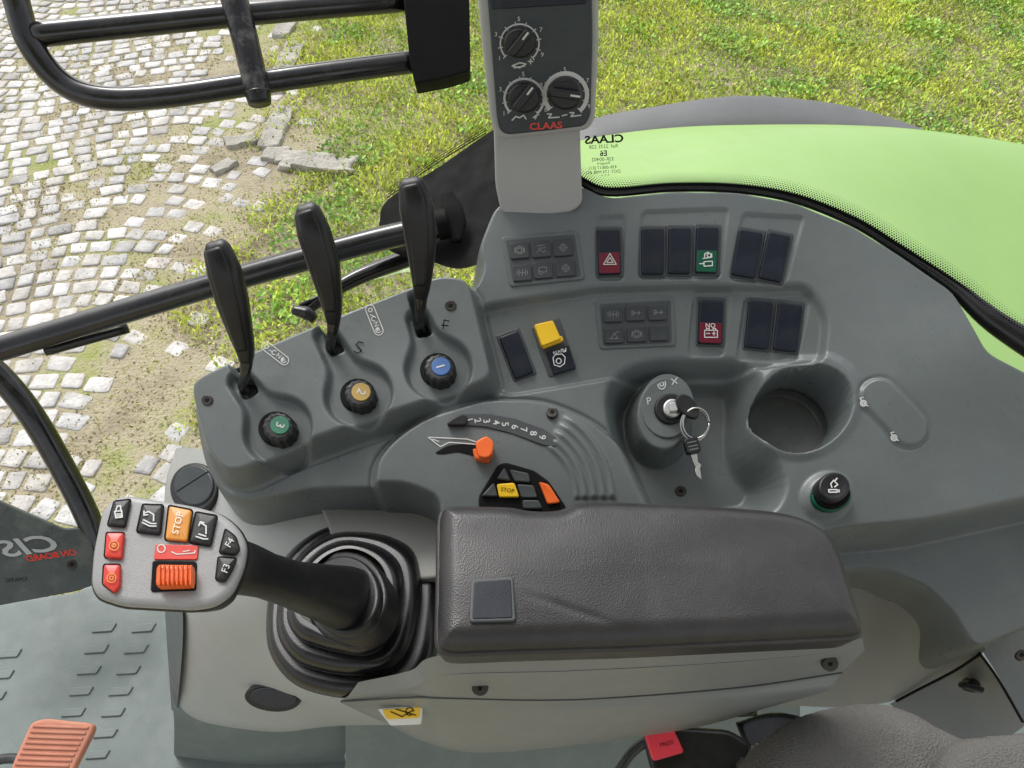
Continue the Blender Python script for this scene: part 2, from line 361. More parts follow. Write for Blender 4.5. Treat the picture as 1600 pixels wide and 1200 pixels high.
def bs(pl): return [text(pl,'ON',1110,508,10,180,False,sy,1,.01),strokes(pl,[[(1101,516),(1121,516),(1121,527),(1101,527),(1101,516)],[(1104,521),(1109,521)],[(1113,521),(1118,521)],[(1115.5,518),(1115.5,524)],[(1104,516),(1104,513),(1108,513),(1108,516)],[(1114,516),(1114,513),(1118,513),(1118,516)]],1.5,sy)]
rocker(952,393,36,70,2,'dred','black hazard switch with dark red warning window',hz)
rocker(1020,392,35,72,0); rocker(1062,391,35,72,-1); rocker(1105,390,35,72,-2,'gsw','black switch with green indicator window',gs)
rocker(1168,396,38,72,-10); rocker(1211,401,36,74,-12)
rocker(1111,503,38,68,-2,'dred','black battery switch with dark red window',bs)
rocker(1186,507,38,74,-6); rocker(1231,511,38,74,-7)
rocker(807,554,32,70,21)
pl=BP(866,543)
pt=mk('rocker_switch',[slab(pl,quad(866,543,46,84,19),-.004,.002,.0012,4)],'bezel',CON,label='power take-off switch with raised yellow cap')
mk('rocker_cap',[slab(pl,quad(877,562,36,38,17),0,.006,.001,2)],'sw',pt)
mk('yellow_cap',[slab(pl,[(835,507),(864,500),(877,529),(847,541)],0,.012,.0012,3)],'yellow',pt)
mk('cap_front',[slab(pl,[(845,534),(878,524),(881,532),(849,544)],0,.008,.001,2)],'yellow',pt)
mk('switch_symbol',[strokes(pl,[ring(873,564,4),[(864,559),(868,554),(878,553),(883,558),(882,568),(875,573),(866,570),(864,559)],[(878,545),(884,549)],[(880,550),(884,549),(884,544)]],1.4,.0075),text(pl,'REAR',872,550,7,17,h=.0075)],'white',pt,smooth=False)
def keypad(outline,keys,kw,kh,rot,sym,lab):
    cx=sum(p[0] for p in outline)/4; cy=sum(p[1] for p in outline)/4; pl=BP(cx,cy)
    par=mk('button_panel',[slab(pl,outline,-.004,.0016,.001,6)],'hump',CON,label=lab)
    ir=[((p[0]-cx)*.9+cx,(p[1]-cy)*.86+cy) for p in outline]
    mk('panel_recess',[slab(pl,ir,.0,.0020,.0003,4)],'bezel',par)
    for (x,y) in keys: mk('panel_button',[slab(pl,quad(x,y,kw,kh,rot),.001,.0044,.0009,3)],'key',par)
    for s in sym: mk('panel_symbol',[strokes(pl,s,1.2,.0050)],'grm',par,smooth=False)
def symb(x,y,k):
    if k==0: return [ring(x,y,6),ring(x,y,3.5,200,520),[(x-7,y-4),(x-8,y+4)],[(x+7,y-4),(x+8,y+4)]]
    if k==1: return [[(x-7,y-5),(x+5,y-6)],[(x-5,y-1),(x+7,y-2)],[(x-7,y+5),(x-2,y+1),(x+3,y+5),(x+7,y+2)]]
    if k==2: return [ring(x,y,5),ring(x,y,2),[(x-7,y),(x-4,y)],[(x+4,y),(x+7,y)],[(x,y-7),(x,y-4)],[(x,y+4),(x,y+7)]]
    if k==3: return [[(x-5,y-5),(x-5,y+5)],[(x+5,y-5),(x+5,y+5)],[(x-5,y),(x+5,y)],[(x,y-5),(x,y+5)],[(x-8,y-3),(x-8,y+3)],[(x+8,y-3),(x+8,y+3)]]
    if k==4: return [[(x-7,y+4),(x-7,y-3),(x-2,y-5),(x+5,y-4),(x+5,y+3),(x-2,y+3)],ring(x-4,y+4,2.5)]
    if k==5: return [[(x-8,y+5),(x+7,y+5)],[(x-5,y+5),(x,y-4),(x+5,y+5)],[(x+2,y-4),(x+7,y-6)]]
    return [[(x-7,y),(x+7,y)],[(x+4,y-3),(x+7,y),(x+4,y+3)],[(x-7,y-3),(x-3,y-3),(x-3,y+3),(x-7,y+3)]]
ks=[(812,391),(846,389),(880,387),(816,426),(849,422),(884,419)]
keypad([(783,370),(903,360),(914,436),(797,448)],ks,30,25,4,[symb(x,y,k) for (x,y),k in zip(ks,(0,1,2,3,4,2))],'six key panel with pale implement symbols')
ks=[(958,491),(993,489),(1028,488),(960,524),(995,522),(1030,520)]
keypad([(930,470),(1054,463),(1056,540),(937,546)],ks,30,24,2,[symb(x,y,k) for (x,y),k in zip(ks[:5],(3,6,6,5,0))],'six key panel with pale implement symbols')
# ---------- levers ----------
lv=[[(333,383,.655,30),(339,389,.652,42),(351,425,.655,52),(363,470,.667,50),(375,515,.682,38),(383,545,.692,28),(385,562,.70,21),(383,585,.71,16),(379,604,.728,15)],
    [(472,324,.675,30),(480,331,.672,42),(491,365,.675,52),(505,410,.687,50),(515,455,.702,38),(520,485,.712,28),(521,502,.72,21),(519,522,.73,16),(516,542,.748,15)],
    [(638,283,.69,30),(643,290,.686,42),(651,325,.69,54),(657,370,.702,50),(659,415,.717,38),(659,445,.727,28),(658,463,.735,21),(657,486,.745,16),(656,508,.760,15)]]
for pts,sl in zip(lv,SLOT):
    x,y,d0,_=pts[-1]; q,h=S(x+30,y-8); q=REF.uv(x,y,h-.006); bp=REF.w(q[0],q[1],h-.006); ds=(bp-C)@D; sh=ds-d0
    path=[Rd(a,b,d+sh) for a,b,d,w in pts]; wd=[w/F*(d+sh) for a,b,d,w in pts]
    path.append(path[-1]-REF.n*.012); wd.append(wd[-1])
    par=mk('lever',[loft(path[-5:],[wd[-5]*.6]+wd[-4:],[.007]*5,(1,0,0),14)],'rail',CON,label='tall black curved hydraulic lever with paddle grip')
    k=7; g=loft(path[:k],[wd[0]*.55]+wd[1:k],[.004,.014,.019,.019,.017,.014,.011],(1,0,0),26,3)
    mk('lever_grip',[g],'black',par)
    rb=[p+np.array([0,-.0062,.0052]) for p in path[1:6]]
    mk('grip_face',[loft(rb,[w*.62 for w in wd[1:6]],[.006]*5,(1,0,0),20,3)],'black',par)
    c=sl.mean(0); hs=Hf(c[None],False)[0]
    mk('lever_slot',[slab2(PL(REF.w(c[0],c[1],hs),REF.n),(sl-c)*.93,-.003,.0015,.0008)],'dkm',CON)
# ---------- knobs ----------
for (x,y,m,t,r,s) in ((434,666,'gdisc','3',-110,25),(561,614,'gold','2',-115,24),(686,574,'blue','1',105,24)):
    q,h=S(x,y); pl=PL(REF.w(q[0],q[1],h),REF.n)
    mk('knob_recess_ring',[slab(pl,circ(x-2,y+3,s+4,s+2,40),-.003,.002,.001,0)],'dkm',CON)
    o=[pl.uv(x+s*math.cos(a)*(1+.035*math.cos(12*a)),y+s*.93*math.sin(a)*(1+.035*math.cos(12*a)),.014) for a in np.linspace(0,2*math.pi,96,endpoint=False)]
    k=mk('flow_knob',[slab2(pl,o,-.004,.014,.0035,0,.001)],'black',CON,label='round black fluted knob with numbered coloured disc %s'%t)
    mk('knob_disc',[slab(pl,circ(x+3,y-2,15,14),.01,.0152,.0005,0)],m,k)
    mk('knob_number',[text(pl,t,x+3,y-2,19,r,h=.0157,bold=.01)],'white',k,smooth=False)
for (cx,cy,a) in ((430,552,-38),(585,500,-68)):
    pl=TP(cx,cy,.01); r=math.radians(a); dx,dy=math.cos(r),-math.sin(r); nx,ny=-dy,dx
    cap=[]; 
    for k in range(9): t=math.radians(-90+k*22.5); cap.append((cx+dx*(18+7*math.cos(t))+nx*7*math.sin(t),cy+dy*(18+7*math.cos(t))+ny*7*math.sin(t)))
    for k in range(9): t=math.radians(90+k*22.5); cap.append((cx+dx*(-18+7*math.cos(t))+nx*7*math.sin(t),cy+dy*(-18+7*math.cos(t))+ny*7*math.sin(t)))
    cap.append(cap[0])
    mk('lever_legend',[strokes(pl,[cap,ring(cx-dx*17,cy-dy*17,3),[(cx-dx*9-3,cy-dy*9),(cx-dx*9+3,cy-dy*9+3)],ring(cx-dx*2,cy-dy*2,3.4,30,300)],1.3,.0008),text(pl,'N',cx+dx*7,cy+dy*7,10,a,h=.0008),strokes(pl,[ring(cx+dx*17,cy+dy*17,4,90,330),ring(cx+dx*16,cy+dy*16,1.5)],1.5,.0008)],'white',CON,smooth=False)
for g in ([[(568,536),(561,534),(556,539),(561,543),(565,548),(559,552),(553,549)]],[[(692,514),(694,500),(702,502)],[(690,508),(700,509)]]):
    pl=TP(g[0][0][0],g[0][0][1],.004); mk('hand_written_letter',[strokes(pl,g,1.8,.0014)],'dkm',CON,smooth=False)
def screw(x,y,par,pl=None,s=9):
    pl=pl or TP(x,y,.01)
    k=mk('screw',[slab(pl,circ(x,y,s,s*.92,20),-.002,.0014,.0008,0)],'screw',par)
    mk('screw_socket',[slab(pl,[(x+ (4.4 if i%2 else 2.4)*math.cos(i*math.pi/6),y+(4.2 if i%2 else 2.3)*math.sin(i*math.pi/6)) for i in range(12)],.0005,.0018,.0001,0)],'dkm',k)
for x,y in ((323,625),(704,477),(863,643),(1064,767)): screw(x,y,CON)
# ---------- throttle dome ----------
pl=TP(800,690,.015)
mk('gear_scale',[slab(pl,[(720,647),(760,646),(802,653),(850,670),(870,684),(868,699),(845,694),(800,677),(755,666),(722,664)],-.001,.0014,.0005,5)],'bezel',CON)
dig=[(733,656),(746,657),(760,658),(775,660),(789,663),(804,667),(818,671),(833,677),(847,683)]
mk('scale_numbers',[text(pl,t,x,y,15,-74-2.5*i,h=.0020,bold=.01) for i,((x,y),t) in enumerate(zip(dig,'123456789'))],'white',CON,smooth=False)
mk('preset_pointer',[slab(pl,[(708,652),(722,646),(732,652),(728,664),(700,664),(698,660)],0,.007,.0015,5)],'black',CON)
pl2=TP(720,705,.012)
mk('throttle_scale',[strokes(pl2,[[(669,683),(690,684),(730,686),(746,691)],[(669,683),(688,698),(702,691),(742,694)],[(676,686),(686,690)]],1.6,.001)],'white',CON,smooth=False)
mk('throttle_slot',[slab(pl2,[(678,708),(700,696),(735,692),(750,698),(748,714),(715,706),(690,710)],-.002,.0008,.0003,6)],'dkm',CON)
th=mk('throttle_lever',[slab(pl2,[(742,690),(760,680),(772,690),(770,708),(762,716),(748,714)],0,.020,.0015,6)],'orange',CON,label='small orange hand throttle lever')
mk('lever_stem',[slab(pl2,[(738,700),(768,704),(764,722),(742,716)],-.002,.010,.0015,4)],'orange',th)
pl3=TP(800,745,.012)
pad=mk('display_keypad',[slab(pl3,[(748,775),(778,726),(790,722),(835,735),(858,752),(885,792),(880,820),(748,820)],-.002,.0025,.0015,6)],'dkm',CON)
for pts,m in (([(776,748),(788,730),(798,751)],'bezel'),([(796,733),(826,739),(829,754),(804,752)],'bezel'),([(808,756),(834,758),(840,778),(815,778)],'bezel'),([(752,775),(772,753),(778,776)],'bezel'),([(780,777),(776,756),(804,754),(812,777)],'yellow'),([(842,752),(858,757),(876,785),(856,788)],'orange'),([(816,781),(842,781),(848,795),(818,795)],'bezel')):
    mk('keypad_button',[slab(pl3,pts,.001,.0065,.0014,4)],m,pad)
mk('stop_lettering',[text(pl3,'STOP',793,766,9,-8,h=.0071)],'dkm',pad,smooth=False)
# ---------- ignition ----------
q,h=S(1045,634); pl=PL(REF.w(q[0],q[1],h),REF.n+np.array([0,-.1,0]))
mk('ignition_bezel',[slab(pl,circ(1043,634,42,50,44),-.006,.0015,.0012,0)],'console',CON,label='flat oval grey bezel with printed key positions')
ig=mk('ignition_switch',[slab(pl,circ(1048,638,25,24),-.004,.005,.002,0)],'black',CON,label='key switch in an oval bezel')
mk('lock_barrel',[slab(pl,circ(1051,637,15,15),.003,.011,.002,0)],'metal',ig)
mk('position_letter',[text(pl,'P',1014,627,16,10,h=.0022)],'white',CON,smooth=False)
mk('position_symbol',[strokes(pl,[ring(1034,600,6,0,360,20,8),ring(1034,600,3)],1.8,.0022)],'white',CON,smooth=False)
mk('position_symbol',[strokes(pl,[[(1049,592),(1058,599)],[(1058,590),(1050,601)]],1.8,.0022)],'white',CON,smooth=False)
KEY=top('ignition_key','ignition key with black head, ring and hanging spare key','key',pl.w(*pl.uv(1062,636,.02),.02))
mk('key_blade',[slab(pl,[(1046,629),(1058,627),(1060,641),(1048,643)],.008,.016,.0008,2)],'metal',KEY)
mk('key_head',[slab(pl,[(1054,622),(1066,614),(1080,619),(1094,640),(1092,654),(1076,652),(1060,640)],.013,.018,.0012,9)],'black',KEY)
rc=pl.at(1085,664,.010); ringp=[rc+REF.x*.0135*math.cos(a)+REF.y*.0135*math.sin(a)+REF.n*(.008*math.sin(a)) for a in np.linspace(0,2*math.pi,30)]
mk('key_ring',[tube(ringp,.0012,1)],'metal',KEY)
ringp=[rc+REF.x*(.001+.0128*math.cos(a))+REF.y*(.001+.0128*math.sin(a))+REF.n*(.0022+.008*math.sin(a)) for a in np.linspace(0,2*math.pi,30)]
mk('key_ring_coil',[tube(ringp,.0010,1)],'metal',KEY)
mk('key_tag',[slab(pl,[(1068,686),(1090,681),(1097,705),(1075,710)],.001,.008,.0015,5)],'black',KEY)
mk('tag_lines',[strokes(pl,[[(1074,692),(1088,689)],[(1076,698),(1090,695)],[(1078,703),(1091,700)]],1.5,.0084)],'grm',KEY,smooth=False)
mk('spare_key',[slab(pl,[(1078,706),(1089,705),(1091,722),(1096,726),(1094,732),(1096,745),(1096,750),(1089,744),(1086,736),(1087,730),(1083,722)],.001,.004,.0005,1)],'metal',KEY)
# ---------- cup holder ----------
rr=np.abs(CUPH-CC).max(0)-.0035
prof=[(1.0,ZF+.012),(.985,ZF+.006),(.95,ZF+.0022),(.88,ZF+.0010),(.01,ZF+.0010)]
V=[];fs=[];n=64
for r,hh in prof:
    for a in np.linspace(0,2*math.pi,n,endpoint=False): V.append(REF.w(CC[0]+r*rr[0]*math.cos(a),CC[1]+r*rr[1]*math.sin(a),hh))
for k in range(len(prof)-1):
    for i in range(n): j=(i+1)%n; fs.append((k*n+i,k*n+j,(k+1)*n+j,(k+1)*n+i))
mk('cup_holder',(V,fs),mat('cup_plastic',(.060,.066,.065),.5,1400,.35,.15,.15),CON,label='deep round cup holder well with dusty floor')
V=[REF.w(CC[0]+r*rr[0]*math.cos(a),CC[1]+r*rr[1]*math.sin(a),ZF+.0028) for r in (.87,.885) for a in np.linspace(0,2*math.pi,n,endpoint=False)]
mk('rust_ring',(V,[(i,(i+1)%n,n+(i+1)%n,n+i) for i in range(n) if i%9!=3]),mat('rust_stain',(.09,.065,.045),.8,900,.3,.4),CON)
for x,y in ((1349,630),(1397,684)):
    pl=TP(x,y,.01); mk('lock_icon',[strokes(pl,[ring(x,y,4.5,0,360,16),ring(x,y,2),[(x-3,y-4),(x-5,y-8),(x,y-9)],[(x+3,y+3),(x+7,y+4)]],2.0,.0018)],'white',CON,smooth=False)
# ---------- lighter ----------
q,h=S(1302,768); pl=PL(REF.w(q[0],q[1],h),REF.n)
lg=mk('cigarette_lighter',[slab(pl,circ(1300,774,31,25),-.003,.003,.002,0)],'gsw',CON,label='black push-in lighter with green collar')
mk('lighter_collar',[slab(pl,circ(1301,770,28,24),.0,.007,.001,0)],'dkm',lg)
mk('lighter_knob',[slab(pl,circ(1304,760,25,23),.002,.018,.0025,0,-.001)],'black',lg)
mk('lighter_symbol',[strokes(pl,[[(1295,765),(1308,765),(1308,769),(1295,769),(1295,765)],[(1311,765),(1311,769)],[(1304,761),(1309,757),(1304,752),(1308,747)],[(1300,762),(1298,756),(1303,750)]],2,.0186)],'white',lg,smooth=False)
# ---------- pedestal ----------
mk('pedestal_panel',sheet(zrows([
 [(275,700,1.97),(300,700,2.03),(380,715,2.06),(500,740,2.075),(690,760,2.07)],
 [(258,760,1.93),(290,770,2.01),(380,770,2.05),(500,780,2.06),(690,790,2.06)],
 [(259,860,1.90),(295,860,1.98),(390,860,2.03),(500,870,2.045),(690,880,2.045)],
 [(262,960,1.83),(305,960,1.92),(395,960,1.98),(500,960,2.0),(690,980,2.0)],
 [(270,1050,1.73),(315,1055,1.81),(400,1060,1.87),(500,1070,1.90),(690,1080,1.92)],
 [(275,1108,1.67),(330,1125,1.70),(430,1137,1.74),(530,1128,1.78),(700,1130,1.82)],
 [(277,1110,1.62),(330,1130,1.64),(430,1142,1.66),(530,1134,1.7),(700,1130,1.7)]]),9),'ped',CON,label='light grey curved pedestal side')
mk('pedestal_base',sheet(zrows([
 [(268,1080,1.70),(400,1110,1.70),(560,1110,1.70)],
 [(272,1130,1.66),(400,1150,1.65),(560,1130,1.65)],
 [(272,1175,1.58),(400,1185,1.58),(540,1175,1.58)],
 [(274,1182,1.5),(400,1195,1.5),(540,1190,1.5)]]),6),'floor',CON)
mk('pedestal_edge',sheet(zrows([[(258,755,1.928),(254,860,1.89),(258,960,1.82),(268,1110,1.66)],[(264,757,1.945),(266,860,1.915),(286,965,1.90),(277,1110,1.675)]]),6),'hump',CON)
pl=HZ(2.062)
mk('inspection_panel',[slab(pl,cr([(497,768),(560,760),(640,766),(680,800),(695,860),(700,900),(520,900),(515,830)],4,True),-.02,.004,.003,0)],'warm',CON,label='warm grey cover panel beside the boot')
screw(480,782,CON,HZ(2.068))
pl=PL(Pz(302,760,2.03),(-.25,-.25,.93))
dk=mk('vent_dial',[slab(pl,circ(302,762,38,40,36,.3),-.01,.006,.003,0)],'black',CON,label='round black vent dial')
mk('dial_ribs',[slab(pl,circ(302,758,31,32,30,.3),.004,.008,.002,0)],'face',dk)
mk('dial_rib',[strokes(pl,[[(276,768),(326,736)]],1.6,.0083)],'dkm',dk,smooth=False)
pl=PL(Pz(425,1092,1.845),(-.1,-.72,.68))
dk=mk('round_vent',[slab(pl,circ(425,1092,44,21,36,.1),-.01,.004,.002,0)],'black',CON,label='black oval slotted cap')
mk('vent_insert',[slab(pl,circ(427,1091,37,16,36,.1),.003,.007,.002,0)],'rub',dk)
mk('rear_side_panel',sheet(zrows([
 [(1290,880,1.99),(1380,886,2.0),(1450,913,2.0),(1500,956,1.99),(1540,1014,1.98)],
 [(1290,930,1.97),(1370,940,1.96),(1430,970,1.96),(1480,1000,1.95),(1526,1028,1.95)],
 [(1240,1030,1.90),(1330,1040,1.89),(1400,1050,1.89),(1450,1052,1.89),(1490,1048,1.90)],
 [(1200,1100,1.84),(1300,1105,1.84),(1370,1100,1.84),(1405,1092,1.84),(1430,1080,1.85)]]),7),'hous',CON)
mk('panel_seam',[tube([Pz(1400,1096,1.845),Pz(1430,1080,1.862),Pz(1490,1049,1.912),Pz(1532,1022,1.965)],.0014)],'dkm',CON)
mk('panel_seam',[tube([Pz(1530,1020,1.965),Pz(1560,1062,1.945),Pz(1598,1128,1.915)],.0014)],'dkm',CON)
mk('rear_lower_panel',sheet(zrows([
 [(1390,1100,1.83),(1480,1052,1.875),(1534,1024,1.92)],
 [(1440,1140,1.83),(1505,1095,1.86),(1562,1064,1.90)],
 [(1480,1210,1.82),(1550,1170,1.84),(1604,1132,1.87)]]),6),'hous',CON)
mk('rear_corner_panel',sheet(zrows([
 [(1534,1016,1.965),(1590,980,1.985),(1700,915,2.0)],
 [(1562,1060,1.945),(1620,1030,1.955),(1720,990,1.96)],
 [(1600,1128,1.915),(1650,1112,1.92),(1740,1100,1.92)]]),6),'console',CON)
screw(1597,1023,CON,HZ(1.985),9)
pl=PL(Pz(1523,1072,1.890),(.1,-.45,.9))
lt=mk('panel_latch',[slab(pl,circ(1523,1072,11,11),-.008,.003,.002,0)],'black',CON)
mk('latch_wing',[slab(pl,quad(1523,1075,34,10,-15),.001,.010,.002,4)],'black',lt)
# ---------- armrest ----------
ARM=top('armrest','black grained leather armrest on a grey housing','armrest',Pz(1020,950,2.1))
pl=PL((0,.2,2.20),(0,-.05,1))
AO=[(684,800),(690,784),(720,782),(800,784),(820,789),(850,791),(880,789),(905,775),(960,776),(1100,781),(1215,790),(1262,800),(1300,822),(1318,850),(1340,920),(1356,968),(1352,985),(1200,992),(1000,1002),(800,1008),(700,1012),(680,1004),(683,900)]
AQ=np.array([pl.uv(x,y,0) for x,y in rp(AO,26,4)])
c1a,c1b=pl.uv(806,925),pl.uv(990,985)
def cush(Q):
    d=-sdf(Q,AQ); r=.015; t=np.clip(d/r,0,1); z=-r+r*np.sqrt(np.clip(1-(1-t)**2,0,1))
    z=z+.003*(1-np.exp(-np.maximum(d,0)/.035))+.0005*np.sin(Q[:,0]*31+2*np.sin(Q[:,1]*40))*np.sin(Q[:,1]*53)*t
    w=Q-c1a; e=c1b-c1a; tt=np.clip((w@e)/(e@e),0,1); dd=np.sqrt(((w-tt[:,None]*e)**2).sum(1)); z=z-.0006*np.exp(-(dd/.003)**2)*np.sin(math.pi*tt)
    return z
mk('armrest_cushion',gridmesh(pl,AQ.min(0)-.004,AQ.max(0)+.006,.0011,cush,lambda Q:sdf(Q,AQ)<.0012),'leather',ARM,label='long black leather-grained padded top')
def outset(P,d):
    P=np.array(P); A=.5*np.sum(P[:,0]*np.roll(P[:,1],-1)-np.roll(P[:,0],-1)*P[:,1])
    if A<0: P=P[::-1]
    e=np.roll(P,-1,0)-P; L=np.linalg.norm(e,axis=1); P=P[L>1e-7]; e=np.roll(P,-1,0)-P; e/=np.linalg.norm(e,axis=1,keepdims=True)
    nn=np.stack([e[:,1],-e[:,0]],1); vn=nn+np.roll(nn,1,0); vn/=np.linalg.norm(vn,axis=1,keepdims=True); return P+vn*d
mk('cushion_lip',[slab2(pl,outset(AQ,.0024),-.040,-.0115,.0035,0,-.003)],'leather',ARM)
q=mk('control_window',[slab(pl,[(736,905),(802,900),(806,970),(733,972)],.0,.0042,.001,6)],'bezel',ARM)
mk('window_pane',[slab(pl,[(741,909),(798,905),(801,965),(738,967)],.002,.0047,.0004,4)],'sw',q)
HO=[
 [(560,1066,2.07),(640,1048,2.10),(690,1024,2.155),(900,1018,2.158),(1150,1010,2.158),(1348,998,2.158)],
 [(545,1086,2.055),(640,1074,2.085),(700,1052,2.135),(900,1046,2.135),(1150,1032,2.135),(1350,1013,2.143)],
 [(540,1090,2.05),(640,1078,2.08),(702,1058,2.130),(900,1052,2.129),(1150,1038,2.129),(1350,1017,2.138)],
 [(532,1096,2.04),(640,1088,2.07),(705,1088,2.095),(900,1090,2.078),(1150,1072,2.080),(1318,1048,2.10)],
 [(533,1098,2.035),(642,1092,2.065),(706,1094,2.082),(900,1096,2.062),(1148,1077,2.066),(1314,1054,2.086)],
 [(545,1104,2.01),(640,1114,2.02),(722,1120,2.04),(900,1114,2.048),(1130,1098,2.05),(1296,1074,2.075)],
 [(575,1118,1.98),(650,1146,1.98),(732,1164,1.985),(900,1152,1.99),(1110,1124,2.00),(1285,1082,2.05)],
 [(590,1122,1.95),(660,1158,1.95),(748,1176,1.95),(900,1164,1.95),(1090,1136,1.96),(1200,1105,1.98)]]
mk('armrest_housing',sheet(zrows(HO),8,5),'hous',ARM,label='grey plastic housing below the cushion')
mk('housing_seam',[tube([Pz(533,1096,2.042),Pz(642,1090,2.072),Pz(706,1091,2.091),Pz(900,1093,2.073),Pz(1148,1075,2.076),Pz(1316,1051,2.096)],.0008)],'bezel',ARM)
for x,y,z in ((750,1076,2.112),(1298,1038,2.125)):
    screw(x,y,ARM,PL(Pz(x,y,z),(0,-.6,.8)),13)
pl=PL(Pz(628,1118,2.03),(-.15,-.72,.66))
sk=mk('warning_sticker',[slab(pl,[(590,1108),(660,1103),(658,1132),(610,1134)],.0,.003,.0003,3)],'clabel',ARM,label='small yellow and white warning sticker')
mk('sticker_field',[slab(pl,[(597,1109),(657,1105),(655,1122),(604,1124)],.002,.0036,.0002,3)],'yellow',sk)
mk('sticker_symbol',[strokes(pl,[[(610,1112),(628,1120),(645,1110)],ring(640,1112,6,0,300),[(618,1108),(650,1118)]],1.5,.0042)],'dkm',sk,smooth=False)
# ---------- joystick ----------
JOY=top('joystick','multi-button joystick on a ribbed rubber boot','joystick',Pz(555,950,2.06))
outer=cr([(416,965),(426,905),(456,858),(503,823),(560,814),(622,817),(668,836),(687,890),(690,960),(682,1028),(652,1072),(590,1090),(520,1089),(458,1068),(422,1022)],5,True)
inner=cr([(474,935),(488,900),(515,872),(545,863),(570,870),(590,892),(596,925),(588,960),(566,984),(536,996),(508,988),(486,966),(477,951),(474,945),(473,940)],5,True)
NR=96; V=[];fs=[];n=len(outer)
def bz(t):
    k=t*3; i=int(min(2,math.floor(k))); fr=k-i; return .0213*i+.0213*(math.sqrt(max(0,1-(1-min(1,fr/.7))**2)))
for k in range(NR+1):
    t=k/NR; z=2.038+(bz(t) if k<NR else .064)
    if k==0: z=2.03
    for i in range(n):
        o=outer[i];c_=inner[i]; s=t*.86; V.append(Pz(o[0]*(1-s)+c_[0]*s,o[1]*(1-s)+c_[1]*s,z))
for k in range(NR):
    for i in range(n): j=(i+1)%n; fs.append((k*n+i,k*n+j,(k+1)*n+j,(k+1)*n+i))
mk('rubber_boot',(V,fs),'rub',JOY,label='stepped black rubber boot')
pl=PL(Pz(540,932,2.105),(-.35,.05,.93))
mk('boot_collar',[slab(pl,circ(538,930,66,70,40),-.02,.004,.003,0),slab(pl,circ(536,929,56,62,40),.002,.012,.003,0)],'black',JOY)
mk('joystick_shaft',[loft([Pz(556,940,2.10),Pz(535,933,2.13),Pz(500,924,2.165),Pz(455,912,2.20),Pz(415,899,2.23),Pz(375,887,2.255),Pz(330,880,2.27)],[.054,.050,.041,.032,.030,.034,.042],[.042,.040,.034,.028,.026,.028,.030],(0,1,0),28,2.6)],'black',JOY)
pl=PL(Pz(262,865,2.30),(.10,-.12,1))
HO=[(178,775),(200,772),(300,788),(345,800),(372,822),(386,850),(380,885),(362,925),(335,945),(300,951),(190,945),(150,932),(140,912),(144,860),(158,795)]
hd=mk('joystick_head',[slab(pl,HO,-.008,0,.004,14,0,-.001)],'headgrey',JOY,label='grey grip head with coloured buttons')
HB=[((x-262)*1.02+264,(y-865)*1.02+868) for x,y in HO]
mk('grip_underside',[slab(pl,HB,-.030,-.0065,.003,14,0,-.006)],'black',hd)
def jb(pts,m,h=.0022,nm='grip_button',r=.0010):
    cx=sum(p[0] for p in pts)/len(pts); cy=sum(p[1] for p in pts)/len(pts)
    mk('button_surround',[slab(pl,[(cx+(a-cx)*1.13,cy+(b-cy)*1.09) for a,b in pts],-.001,.0010,.0004,5)],'dkm',hd)
    return mk(nm,[slab(pl,pts,-.001,h+.001,r,4,.0006)],m,hd)
jb([(178,783),(203,780),(194,822),(168,820)],'black'); jb([(223,788),(254,789),(249,834),(214,830)],'black')
jb([(264,790),(299,797),(292,845),(258,842)],'amber'); jb([(306,800),(338,806),(328,852),(296,846)],'black')
jb([(352,826),(368,838),(374,858),(366,866),(343,863)],'black'); jb([(341,870),(369,872),(362,890),(350,908),(337,905)],'black')
jb([(166,832),(193,832),(189,872),(163,870)],'red'); jb([(162,882),(187,882),(186,915),(178,926),(160,912)],'red')
mk('grip_legend',[slab(pl,[(243,850),(310,852),(308,874),(240,874)],-.001,.0012,.0003,3)],'red',hd)
mk('roller_recess',[slab(pl,[(238,876),(307,877),(306,922),(235,924)],-.001,.0012,.0004,4)],'dkm',hd)
g=[slab(pl,[(243,880),(301,881),(300,914),(241,916)],-.002,.008,.003,9)]
for i in range(8):
    x=247+i*7; g.append(slab(pl,[(x,882),(x+3.6,882),(x+3,914),(x-.5,914)],.003,.0095,.001,1))
mk('thumb_roller',g,'orange',hd,label='ribbed orange thumb roller')
sh=.0046
for nm,g in (('stop_lettering',[text(pl,'STOP',278,817,15,76,h=sh)]),('button_lettering',[text(pl,'F4',359,848,15,60,h=sh)]),('button_lettering',[text(pl,'F3',353,888,15,70,h=sh)]),
 ('legend_symbol',[strokes(pl,[ring(252,857,6),[(268,862),(276,866),(304,864),(305,860)],[(286,862),(296,860)]],1.9,.0016)]),
 ('lock_symbol',[strokes(pl,[[(179,799),(181,809),(191,808),(190,798),(179,799)],[(181,798),(183,791),(188,790),(189,797)],[(181,803),(190,803)],[(182,806),(190,806)]],2.2,sh)]),
 ('hitch_symbol',[strokes(pl,[[(222,816),(234,822),(244,822)],[(224,812),(236,818),(244,818)],[(240,814),(240,804),(232,799),(225,802)],[(225,798),(225,805),(231,804)]],2.2,sh)]),
 ('hitch_symbol',[strokes(pl,[[(306,838),(318,842),(325,842)],[(310,834),(322,838)],[(322,834),(322,822),(314,817)],[(311,821),(313,815),(319,817)]],2.2,sh)])):
    mk(nm,g,'white' if nm!='stop_lettering' else 'clabel',hd,smooth=False)
mk('gear_symbol',[strokes(pl,[ring(178,852,7.5),ring(178,852,3),[(178,849),(178,855)]],1.5,sh)],'amber',hd,smooth=False)
mk('gear_symbol',[strokes(pl,[ring(174,903,7),ring(174,903,3)],1.5,sh)],'amber',hd,smooth=False)
